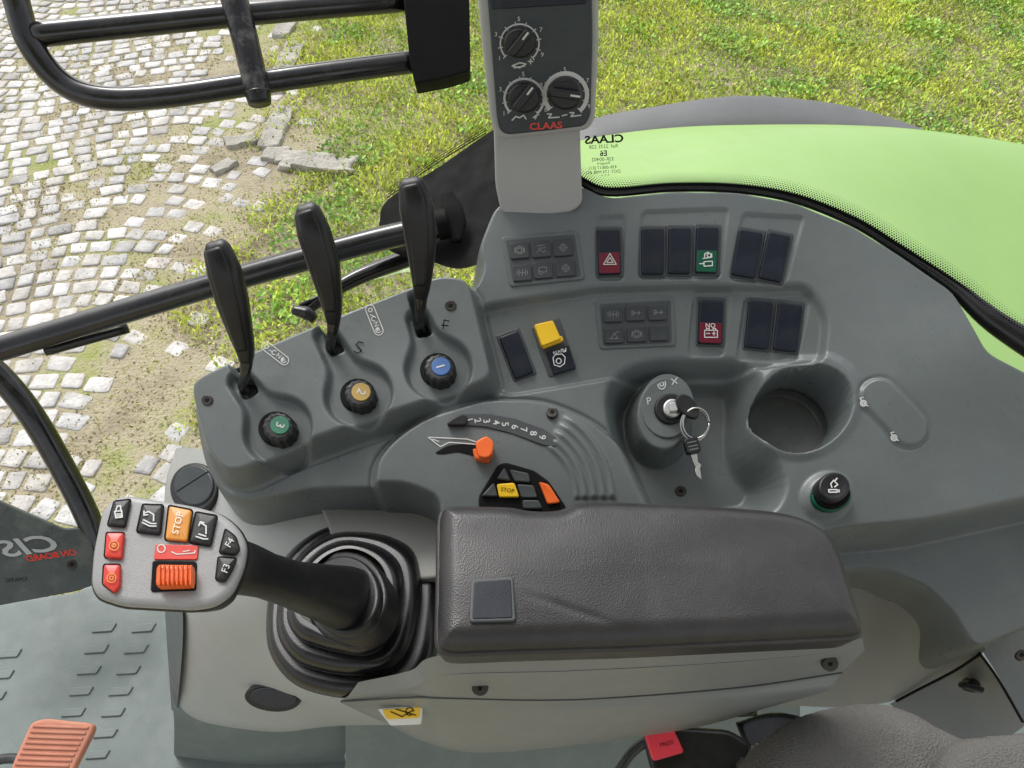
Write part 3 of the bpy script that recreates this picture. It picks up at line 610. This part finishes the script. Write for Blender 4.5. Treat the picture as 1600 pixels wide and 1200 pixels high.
# ---------- monitor post ----------
q,h=S(845,333); o=REF.w(q[0],q[1],h)
pl=PL(o,(0,-.95,.31))
MON=top('control_monitor','narrow grey post carrying a dark panel with three dials','monitor',o)
mk('monitor_post',[slab(pl,[(770,150),(774,290),(783,333),(797,341),(845,338),(895,332),(911,318),(909,290),(905,150)],-.05,0,.003,12)],'post',MON,label='pale grey support post')
mk('monitor_housing',[slab(pl,[(741,-60),(935,-60),(936,60),(930,188),(918,204),(860,211),(785,219),(772,208),(765,180),(752,60)],-.035,.014,.0035,12)],'post',MON)
mk('monitor_face',[slab(pl,[(757,-60),(924,-60),(926,60),(923,180),(914,197),(860,204),(792,211),(780,203),(776,180),(767,60)],.01,.018,.0015,8)],'face',MON,label='dark grey dial panel')
mk('monitor_display',[slab(pl,[(768,-50),(915,-50),(916,6),(769,15)],.017,.0195,.0008,3)],'sw',MON)
hh=.0188
for (x,y,r,a,thick) in ((812,68,25,52,2.4),(819,154,25,52,3.5),(884,148,26,-8,6.5)):
    kb=mk('dial_knob',[slab(pl,circ(x,y,r,r*.96,32),.017,.030,.003,0,0,.001)],'black',MON)
    ca,sa=math.cos(math.radians(a)),-math.sin(math.radians(a))
    L=r*.95; w=7
    mk('knob_pointer',[slab(pl,[(x-ca*L-sa*w,y-sa*L+ca*w),(x+ca*L-sa*w,y+sa*L+ca*w),(x+ca*L+sa*w,y+sa*L-ca*w),(x-ca*L+sa*w,y-sa*L-ca*w)],.028,.038,.0015,6)],'black',kb)
    mk('pointer_line',[strokes(pl,[[(x+ca*8,y+sa*8),(x+ca*L*.9,y+sa*L*.9)]],3,.0386)],'white',kb,smooth=False)
    g=[strokes(pl,[ring(x,y,r+4+thick/2,b,b+24,6) for b in range(-45,225,30)],thick,hh+.0003)]
    tk=[[(x+(r+2)*math.cos(math.radians(b)),y-(r+2)*math.sin(math.radians(b))),(x+(r+8+thick/2)*math.cos(math.radians(b)),y-(r+8+thick/2)*math.sin(math.radians(b)))] for b in range(-48,240,30)]
    g.append(strokes(pl,tk,1.5,hh+.0006))
    for t,b in (('1',218),('3',158),('5',92),('7',34),('9',-28)): g.append(text(pl,t,x+(r+15)*math.cos(math.radians(b)),y-(r+13)*math.sin(math.radians(b)),10,0,h=hh))
    mk('dial_scale',g,'white',MON,smooth=False)
for s in ([[(800,103),(812,98),(822,100),(812,106),(800,103)],[(803,106),(820,103)]],[[(825,96),(833,96)],[(829,92),(829,100)]],[[(800,188),(806,182),(812,184),(818,180),(822,186)]],[[(833,184),(838,180)],[(836,186),(840,178)]],[[(855,178),(862,178),(857,184),(874,183)]],[[(878,181),(886,179)]],[[(890,176),(897,176),(892,182),(908,180)]]):
    mk('dial_symbol',[strokes(pl,s,2,hh)],'white',MON,smooth=False)
mk('maker_lettering',[text(pl,'CLAAS',853,197,15,3,h=.0192,sx=1.15,bold=.03)],'red',MON,smooth=False)
# ---------- windscreen ----------
EDGE=[(735,372),(762,310),(800,294),(905,281),(950,299),(1050,292),(1150,294),(1240,309),(1330,344),(1400,386),(1490,446),(1560,504),(1700,592)]
eb=[REF.w(*REF.uv(x,y,.046),.046) for x,y in EDGE]
WS=top('windscreen','curved glass windscreen with black dotted border','windscreen',eb[5])
mk('rubber_seal',[tube([p-REF.n*.002 for p in eb[3:]],[.0042]*7+[.007,.011,.014],6)],'rub',WS)
ec=cr(eb[1:],6); upv=np.array([0,-.10,1.])
V=[p+np.array([0,.004,.0]) for p in ec]+[p+upv*.40 for p in ec]; n=len(ec)
mk('glass_pane',(V,[(i,i+1,n+i+1,n+i) for i in range(n-1)]),'glass',WS)
ec=cr(eb[3:],40); L=[0]
for i in range(1,len(ec)): L.append(L[-1]+np.linalg.norm(ec[i]-ec[i-1]))
L=np.array(L); ec=np.array(ec); off=np.array([0,-.001,0])
def ep(s): return np.array([np.interp(s,L,ec[:,k]) for k in range(3)])
G=[]; n=len(ec); V=[p+off for p in ec]+[p+off+upv*.0062 for p in ec]; G.append((V,[(i,i+1,n+i+1,n+i) for i in range(n-1)]))
DV=[];DF=[]
for row in range(6):
    s=(.0013 if row%2 else 0); rad=.0011*(1-.13*row)
    while s<L[-1]-.003:
        p=ep(s); tg=ep(s+.002)-ep(s); tg/=np.linalg.norm(tg); b=len(DV); c0=p+off+upv*(.0070+row*.0024)
        for a in range(6): DV.append(c0+tg*rad*math.cos(a*math.pi/3)+upv*rad*math.sin(a*math.pi/3))
        DF.append(tuple(range(b,b+6))); s+=.0027
G.append((DV,DF))
mk('frit_border',G,'dkm',WS,smooth=False)
gp=PL(ep(.03)+off,(0,-.995,-.0995))
lines=[('CLAAS',944,218,17,1.2,.03),('Ref. 2235 228',943,229,8,1,0),('E6',943,240,12,1,.02),('32R-00402',942,249,8,1,0),('Rexgard',943,255,6,1,0),('43R-00617 (E1)',942,262,7,1,0),('DOT 174 M98 AS1',942,269,7,1,0),('* * *',946,275,7,1,0)]
for t,x,y,s,sx,b in lines: mk('glass_marking',[text(gp,t,x,y,s,3,True,.0008,sx,b)],'dkm',WS,smooth=False)
POST=top('cab_corner_post','black cab corner post beside the windscreen','cab post',Rd(700,350,.95))
mk('post_panel',sheet([[Rd(592,350,.98),Rd(606,312,.98),Rd(690,258,.98),Rd(762,208,.98),Rd(800,190,.98)],
 [Rd(600,385,.95),Rd(640,375,.93),Rd(700,350,.92),Rd(775,330,.91),Rd(810,320,.91)],
 [Rd(640,405,.93),Rd(670,408,.90),Rd(720,420,.88),Rd(780,400,.87),Rd(815,390,.87)]],6),'dkm',POST)
DV=[];DF=[]
for r in range(4):
    for i in range(70):
        t=(i+(r%2)*.5)/70; x=606+155*t; y=309-101*t-1-r*4-3*math.sin(t*3.1); p=Rd(x,y,.972); rad=.0012*(1-.15*r); b=len(DV)
        for a in range(6): DV.append(p+R_*rad*math.cos(a*math.pi/3)+U_*rad*math.sin(a*math.pi/3))
        DF.append(tuple(range(b,b+6)))
mk('frit_dots',(DV,DF),'dkm',POST,smooth=False)
# ---------- rails ----------
RL=top('grab_rail','long glossy black tubular grab rail with bracket','rail',Rd(300,450,.95))
mk('rail_tube',[tube([Rd(-60,560,.86),Rd(0,545,.88),Rd(330,446,.90),Rd(560,382,.90),Rd(700,349,.89)],.0150)],'rail',RL)
pl=PL(Rd(706,345,.885),(-.75,-.45,.35))
mk('rail_bracket',[loft([Rd(682,353,.886),Rd(700,349,.887)],[.036,.036],[.036,.036],(0,.3,1),22,2.1),loft([Rd(698,302,.905),Rd(706,325,.895),Rd(711,350,.89),Rd(712,378,.885)],[.014,.026,.028,.014],[.008]*4,(1,0,0),16,3)],M['dkm'],RL)
mk('rail_clip',[tube([Rd(70,548,.90),Rd(200,512,.93)],.007)],'rub',RL)
MA=top('wiper_arm','thin black arm with jointed end behind the levers','arm',Rd(560,440,1.0))
mk('arm_tube',[tube([Rd(470,492,.98),Rd(545,440,1.0),Rd(640,402,1.03),Rd(720,372,1.06)],[.006,.011,.013,.013])],'rail',MA)
mk('arm_joint',[loft([Rd(458,484,.97),Rd(480,490,.97),Rd(492,500,.97)],[.012,.018,.012],[.012,.018,.012],(0,0,1),14,2.4),tube([Rd(468,478,.975),Rd(640,398,1.02)],.003)],'rub',MA)
MF=top('mirror_frame','black welded tube frame with mounting block','mirror frame',Rd(300,80,1.0))
mk('outer_tube',[tube([Rd(10,-60,.9),Rd(28,10,.92),Rd(48,70,.93),Rd(95,128,.95),Rd(160,153,.96),Rd(260,150,.98),Rd(400,130,1.0),Rd(520,113,1.02),Rd(660,95,1.05)],.0155)],'rail',MF)
mk('upper_tube',[tube([Rd(52,55,.93),Rd(200,40,.97),Rd(400,20,1.0),Rd(640,0,1.05)],.0155)],'rail',MF)
mk('cross_tube',[tube([Rd(355,-40,.96),Rd(380,50,.97),Rd(404,150,.98)],[.018,.0175,.0165])],mat('worn_rail',(.007,.007,.008),.3,300,.2,.2,.75,big=14,dustcol=(.26,.25,.24)),MF,label='scuffed black cross tube with chipped paint')
mk('tube_cap',[tube([Rd(403,146,.98),Rd(406,162,.98)],[.0175,.0150])],'rub',MF)
pl=PL(Rd(690,60,1.02),-D+np.array([.05,-.1,0]))
mk('mounting_block',[slab(pl,[(625,-60),(732,-60),(735,110),(700,121),(648,131),(640,95)],-.04,.004,.002,5)],'dkm',MF)
# ---------- door frame ----------
DR=top('cab_door_frame','black curved cab door frame with dark lettered panel','door frame',Rd(90,750,1.1))
mk('frame_tube',[tube([Rd(-60,540,1.06),Rd(0,588,1.08),Rd(50,650,1.1),Rd(100,735,1.13),Rd(140,815,1.15),Rd(160,880,1.17)],[.018]*6)],'rail',DR)
mk('frame_edge_highlight',[tube([Rd(-60,528,1.065),Rd(8,580,1.085),Rd(62,648,1.105),Rd(112,733,1.135),Rd(152,815,1.155)],[.004]*5)],mat('highlight_green',(.03,.12,.03),.5,900,.1,.1),DR)  # greenish highlight on the black frame edge, put in as a coloured tube
pl=PL(Rd(80,870,1.12),(.30,-.52,.80))
mk('lower_door_panel',[slab(pl,[(-60,760),(0,783),(98,826),(140,824),(152,912),(120,924),(0,946),(-60,958)],-.01,0,.003,8)],mat('panel_tinted',(.05,.062,.06),.3,900,.1,.15,.25),DR,label='dark tinted panel with reversed lettering')
mk('door_lettering',[text(pl,'CIS',52,853,38,8,True,.001,1.7,.02,.4)],mat('lettering_silver',(.3,.31,.31),.4,900,0,.05),DR,smooth=False)
mk('door_lettering_red',[text(pl,'ON BOARD',82,868,13,8,True,.0014,1.15,.02,.4)],'red',DR,smooth=False)
mk('door_small_print',[text(pl,'CMATIC',25,906,8,5,True,.001,1.2,0)],'dkm',DR,smooth=False)
screw(112,882,DR,pl,8)
# ---------- cab floor ----------
pl=HZ(1.5)
FO=[(-200,935),(0,942),(120,925),(160,905),(265,880),(600,880),(1000,880),(1700,880),(1800,1500),(-300,1500)]
g=[slab(pl,FO,-.05,0,.003,6)]
for cx,cy in ((160,975),(222,975),(12,1015),(-50,1010)):
    for i in range(7):
        x=cx-i*12;y=cy+i*33
        g.append(slab(pl,[(x-10,y),(x+22,y-2),(x+14,y+11),(x-18,y+13)],-.001,.0028,.0012,2))
mk('cab_floor',g,'floor',None,label='grey-green rubber cab floor with raised dashes',cat='floor',kind='structure')
mk('floor_hatch',[slab(HZ(1.52),[(628,1162),(835,1170),(842,1260),(610,1260)],-.02,0,.004,12)],'bezel',CON)
mk('floor_tunnel',sheet(zrows([[(535,1100,1.72),(700,1110,1.72),(900,1110,1.72),(1250,1080,1.72)],[(540,1150,1.66),(700,1155,1.66),(900,1150,1.66),(1250,1130,1.66)],[(538,1260,1.56),(700,1260,1.56),(900,1260,1.56),(1250,1260,1.56)]]),6),'floor',CON)
PD=top('foot_pedal','worn orange-red ribbed rubber foot pedal','pedal',Pz(80,1160,1.58))
pl=PL(Pz(80,1160,1.60),(.1,-.15,1))
g=[slab(pl,[(48,1128),(70,1122),(145,1130),(146,1140),(118,1195),(95,1250),(0,1250),(20,1190)],-.012,0,.004,10)]
for i in range(14):
    y=1132+i*8.5; xl=51-i*4; xr=138-i*4.3
    g.append(slab(pl,[(xl,y),(xr,y+3),(xr-1,y+7),(xl-1,y+4)],-.001,.0022,.001,1))
mk('pedal_pad',g,'pedal',PD)
mk('pedal_arm',[tube([Pz(-40,1195,1.54),Pz(20,1185,1.55),Pz(60,1200,1.57)],.007)],'rail',PD)
# ---------- cab roof, out of view, added to block part of the sky ----------
CR=top('unseen_cab_roof','unseen pale cab roof added to block sky light over the seat','roof',(0,-.3,3.2))
mk('roof_sky_blocker',[slab2(HZ(3.2),rp([(-.85,-1.1),(.80,-1.1),(.80,.26),(-.85,.26)],.12),0,.06,.02)],'roof_bounce',CR)
# ---------- seat & buckle ----------
SE=top('driver_seat','dark grey fabric driver seat cushion corner','seat',Pz(1400,1250,1.95))
def pad_(pts,z,r):
    pl=PL((0,.1,z),(0,-.02,1)); P=np.array([pl.uv(x,y,0) for x,y in cr(pts,6,True)])
    def hf(Q):
        d=-sdf(Q,P); t=np.clip(d/r,0,1); return np.where(d<0,-.10,-r+r*np.sqrt(np.clip(1-(1-t)**2,0,1))+.003*np.sin(Q[:,0]*28)*np.sin(Q[:,1]*21)*t)
    return gridmesh(pl,P.min(0)-.005,np.minimum(P.max(0)+.005,[.6,1]),.0025,hf,lambda Q:(sdf(Q,P)<.004))
mk('seat_cushion',pad_([(1168,1240),(1195,1165),(1235,1120),(1300,1094),(1380,1084),(1440,1098),(1490,1125),(1560,1150),(1700,1160),(1800,1300),(1700,1480),(1300,1500),(1180,1400)],2.04,.035),'seat',SE)
mk('seat_bolster',pad_([(1475,1190),(1505,1150),(1600,1138),(1720,1130),(1800,1300),(1650,1400),(1490,1280)],2.065,.022),'seat',SE)
BK=top('seat_belt_buckle','black seat belt buckle with red release button','buckle',Pz(1080,1165,1.9))
pl=PL(Pz(1070,1165,1.92),(-.15,-.25,.95))
mk('buckle_body',[slab(pl,[(1003,1150),(1050,1134),(1140,1140),(1172,1160),(1176,1210),(1020,1215)],-.03,0,.005,12)],'black',BK)
mk('release_button',[slab(pl,[(1006,1147),(1050,1134),(1070,1176),(1020,1190)],-.002,.009,.002,6)],'pink',BK)
mk('button_lettering',[text(pl,'PRESS',1042,1162,9,15,h=.0096)],'dred',BK,smooth=False)
mk('belt_webbing',[loft([Pz(1165,1165,1.91),Pz(1230,1150,1.90),Pz(1330,1180,1.88)],[.045,.045,.045],[.003,.003,.003],(0,1,0),12,4)],'rub',BK)
mk('buckle_cable',[tube([Pz(960,1215,1.88),Pz(1000,1165,1.90),Pz(1090,1120,1.93),Pz(1180,1110,1.93)],.005)],'rub',BK)
# ---------- bonnet ----------
BN=top('tractor_bonnet','lime green tractor bonnet with grey rear edge','bonnet',Rd(1250,300,1.3))
gt=[(860,232),(950,214),(1050,203),(1150,199),(1300,200),(1420,208),(1540,225),(1680,250)]
def dr(pts,d,dy=0): return [Rd(x,y+dy,d) for x,y in pts]
gb=[(850,330),(950,340),(1050,345),(1150,350),(1300,400),(1420,470),(1540,560),(1680,640)]
mid=[((a[0]+b[0])/2,(a[1]*.5+b[1]*.5)) for a,b in zip(gt,gb)]
mk('green_bonnet_panel',sheet([dr(gt,1.75,14),dr(gt,1.66,2),dr(gt,1.6,1),dr(mid,1.38),dr(gb,1.2)],7),'green',BN,label='lime green painted panel')
ht=[(880,208),(930,186),(1000,172),(1150,152),(1300,163),(1400,188),(1460,212),(1540,262)]
hb2=[(880,260),(950,245),(1050,240),(1150,236),(1300,238),(1400,242),(1460,250),(1540,300)]
mk('grey_bonnet_edge',sheet([dr(ht,2.0,12),dr(ht,1.9,2),dr(ht,1.86,0),dr([(a[0],a[1]*.6+b[1]*.4) for a,b in zip(ht,hb2)],1.80),dr(hb2,1.78)],6),'hoodgrey',BN,label='dull dark grey bonnet edge')
mk('green_side_strip',sheet([dr([(560,425),(600,402),(640,388)],1.12),dr([(560,445),(610,430),(660,420)],1.1)],5),'green',BN)
# ---------- ground ----------
g=([(-150,-100,-.004),(150,-100,-.004),(150,200,-.004),(-150,200,-.004)],[(0,1,2,3)])
mk('ground',g,'ground',None,label='mossy soil ground around the tractor',cat='ground',kind='structure',smooth=False)
bl=np.array([Pz(x,y,0)[:2] for x,y in ((470,-60),(452,20),(425,240),(395,330),(350,520),(330,620),(330,900))])
def bx(y):
    o=np.argsort(bl[:,1]); return np.interp(y,bl[o,1],bl[o,0])
V=[];fs=[];cl=[]
py_=-.6; 
while py_<8.0:
    px_=-6.5+random.random()*.1; 
    while px_<.6:
        w=random.uniform(.085,.150); d=.108
        cx=px_+w/2; cy=py_+.20*math.sin(cx*2.1)+.02*noise.noise(Vector((cx*3,py_*3,0)))
        e=bx(cy)-cx; nz=noise.noise(Vector((cx*1.1,cy*1.1,3)))
        keep=(e>-.45) and (random.random()<min(.96,.18+e*.78+nz*.5) )
        if keep:
            a0=random.uniform(-.14,.14)+.42*math.cos(cx*2.1)*.9; W2=w/2-.005; D2=d/2-.005; sx=[(-1,-.76),(-.8,-1),(.8,-1),(1,-.76),(1,.76),(.8,1),(-.8,1),(-1,.76)]
            jit=[random.uniform(.80,1.07) for _ in sx]; b=len(V); hz_=random.uniform(-.004,.003)-(.003 if e<.5 else 0); tx,ty=random.uniform(-.03,.03),random.uniform(-.03,.03)
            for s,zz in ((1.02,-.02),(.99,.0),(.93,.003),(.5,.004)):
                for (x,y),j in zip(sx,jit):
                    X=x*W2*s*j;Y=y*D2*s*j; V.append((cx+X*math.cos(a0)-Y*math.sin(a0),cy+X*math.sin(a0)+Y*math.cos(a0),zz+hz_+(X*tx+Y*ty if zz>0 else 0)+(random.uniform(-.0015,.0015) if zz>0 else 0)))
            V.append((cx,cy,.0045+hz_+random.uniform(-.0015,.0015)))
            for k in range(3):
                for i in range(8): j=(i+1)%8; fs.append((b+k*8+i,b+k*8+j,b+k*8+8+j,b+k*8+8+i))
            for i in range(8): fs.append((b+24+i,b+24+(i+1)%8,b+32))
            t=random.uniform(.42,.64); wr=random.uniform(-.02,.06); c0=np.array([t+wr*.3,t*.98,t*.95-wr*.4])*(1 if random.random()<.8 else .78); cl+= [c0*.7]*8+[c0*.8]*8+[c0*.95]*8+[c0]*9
        px_+=w+.002
    py_+=.112
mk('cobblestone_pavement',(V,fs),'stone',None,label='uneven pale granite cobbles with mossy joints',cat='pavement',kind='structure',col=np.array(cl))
def blades(n,x0,x1,y0,y1,lmin,lmax,wmin,wmax,side,seed,cols):
    r=np.random.default_rng(seed); X=r.uniform(x0,x1,n); Y=r.uniform(y0,y1,n)
    e=X-bx(Y)
    nz=np.sin(X*3.1+np.sin(Y*2.3)*1.5)*np.sin(Y*2.7+np.sin(X*1.9))+.5*np.sin(X*9+Y*4)*np.sin(Y*8-X*3)+.25*np.sin(X*21)*np.sin(Y*19)
    if side=='g': k=(r.random(n)<np.clip(.25+e*1.5+nz*.4,0,1))&(e>-.4)
    elif side=='l':
        n2=np.sin(X*5.3+2*np.sin(Y*3.1))*np.sin(Y*4.9+1.7*np.sin(X*2.7))+.4*np.sin(X*17+Y*5)*np.sin(Y*15)
        k=(r.random(n)<np.clip(n2*1.3-.05+.25*(X>3.2),0,1))&(e>.15)
    else: k=(e<.35)&(r.random(n)<np.clip(.22+nz*.42+.50*np.exp(-np.abs(e)*1.1),0.06,.9))
    X=X[k];Y=Y[k];nz=nz[k];e=e[k];n=len(X)
    L=r.uniform(lmin,lmax,n)*(1+.25*nz); Wd=r.uniform(wmin,wmax,n); A=r.uniform(0,2*math.pi,n); T=r.uniform(.5,1.5,n)
    zb={'g':r.uniform(0,.03,n)+.012*np.clip(nz,0,1),'l':r.uniform(.012,.055,n),'c':0*X}[side]
    dx=np.cos(A);dy=np.sin(A); b=np.stack([X,Y,-.008+zb],1)
    s=np.stack([-dy,dx,r.uniform(-.3,.3,n)],1)*Wd[:,None]/2
    m=b+np.stack([dx*np.sin(T*.6),dy*np.sin(T*.6),np.cos(T*.6)],1)*L[:,None]*.55
    t=m+np.stack([dx*np.sin(T),dy*np.sin(T),np.cos(T)],1)*L[:,None]*.5
    V=np.stack([b-s*.6,b+s*.6,m+s,t,m-s],1).reshape(-1,3); i=np.arange(n)*5
    Fc=np.stack([i,i+1,i+2,i+3,i+4],1)
    c=np.array(cols); pick=r.random(n); mixv=np.clip(.5+nz*.45+r.normal(0,.22,n),0,1)[:,None]
    col=c[0]*(1-mixv)+c[1]*mixv; col[pick<.08]=c[2]; col*=r.uniform(.65,1.25,(n,1)); col=np.repeat(col,5,0)
    return V,Fc,col
V,Fc,col=blades(250000,-1.9,6.8,.9,8.2,.018,.044,.008,.017,'g',3,[(.40,.54,.08),(.68,.74,.12),(.66,.56,.28)])
mk('grass',(V,Fc),'grass',None,label='short yellow-green grass',cat='grass',kind='stuff',col=col,smooth=False)
V,Fc,col=blades(110000,-1.5,6.8,.9,8.2,.016,.034,.018,.034,'l',9,[(.20,.40,.07),(.40,.60,.11),(.48,.64,.15)])
mk('clover_patches',(V,Fc),'grass',None,label='darker leafy clover and weed clumps in the grass',cat='clover',kind='stuff',col=col,smooth=False)
V,Fc,col=blades(190000,-6,.6,.2,8,.008,.024,.006,.012,'c',5,[(.38,.42,.11),(.54,.48,.25),(.56,.47,.32)])
mk('moss_and_weeds',(V,Fc),'grass',None,label='moss and weeds growing between cobbles',cat='weeds',kind='stuff',col=col,smooth=False)
def rock(name,cx,cy,lx,ly,lz,rot,seed,lab):
    V=[];n=14;ids={};fs=[]
    for f in range(6):
        ax=f//2; sg=1 if f%2 else -1
        for i in range(n+1):
            for j in range(n+1):
                p=[0,0,0]; p[ax]=sg; p[(ax+1)%3]=-1+2*i/n; p[(ax+2)%3]=-1+2*j/n; k=tuple(round(a,4) for a in p)
                if k not in ids:
                    ids[k]=len(V); v=Vector(p); q=v.normalized()*1.2; v=v*.86+q*.14
                    v=Vector((v.x*lx,v.y*ly,v.z*lz)); nz=noise.fractal(v*9+Vector((seed,0,0)),1,2,5); v=Vector((v.x+lx*.22*nz*(1 if v.x>0 else -1),v.y+.02*nz,v.z+.008*nz))
                    V.append((cx+v.x*math.cos(rot)-v.y*math.sin(rot),cy+v.x*math.sin(rot)+v.y*math.cos(rot),v.z-.01))
        for i in range(n):
            for j in range(n):
                def g_(i,j):
                    p=[0,0,0]; p[ax]=sg; p[(ax+1)%3]=-1+2*i/n; p[(ax+2)%3]=-1+2*j/n; return ids[tuple(round(a,4) for a in p)]
                q=(g_(i,j),g_(i+1,j),g_(i+1,j+1),g_(i,j+1)); fs.append(q if sg>0 else q[::-1])
    mk(name,(V,fs),'rock',None,label=lab,cat='stone',group='kerb stones along the grass edge')
for i,(px,py,lx,ly,lz,rot) in enumerate(((446,105,.075,.40,.034,-.03),(433,200,.075,.26,.034,-.03),(432,244,.08,.07,.036,.0),(500,258,.26,.09,.048,-.15),(378,222,.10,.06,.036,.4),(350,262,.08,.05,.032,.9),(457,25,.07,.40,.034,-.05))):
    p=Pz(px,py,0); rock('kerb_stone',p[0],p[1],lx,ly,lz,rot,i*5.3,'rough weathered %s set at the grass edge'%('kerb block' if lx>.23 or ly>.23 else 'loose stone'))
# ---------------- light ----------------
w=bpy.data.worlds.new('World'); scene.world=w; w.use_nodes=True; nt=w.node_tree; bg=nt.nodes['Background']
sky=nt.nodes.new('ShaderNodeTexSky'); sky.sky_type='NISHITA'; sky.sun_disc=False
EL,AZ=math.radians(50),math.radians(-30)
sky.sun_elevation=EL; sky.sun_rotation=AZ; sky.air_density=1; sky.dust_density=3; sky.ozone_density=1
hs=nt.nodes.new('ShaderNodeHueSaturation'); hs.inputs['Saturation'].default_value=.16; hs.inputs['Value'].default_value=1.75
nt.links.new(sky.outputs[0],hs.inputs['Color']); nt.links.new(hs.outputs[0],bg.inputs['Color']); bg.inputs['Strength'].default_value=.15
sd_=bpy.data.lights.new('sun','SUN'); sd_.energy=1.5; sd_.angle=math.radians(18); sd_.color=(1,.97,.92)
so=bpy.data.objects.new('sun',sd_); link(so)
dirv=Vector((math.sin(AZ)*math.cos(EL),math.cos(AZ)*math.cos(EL),math.sin(EL)))
so.rotation_euler=dirv.to_track_quat('Z','Y').to_euler(); so.location=(0,0,6)
scene.view_settings.view_transform='Standard'; scene.view_settings.look='None'; scene.view_settings.exposure=0
cam=bpy.data.cameras.new('camera'); cam.sensor_width=36; cam.lens=36*F/1600; cam.clip_start=.01; cam.clip_end=500
co=bpy.data.objects.new('camera',cam); link(co); co.location=(0,0,2.7); co.rotation_euler=(math.radians(40),0,0); scene.camera=co
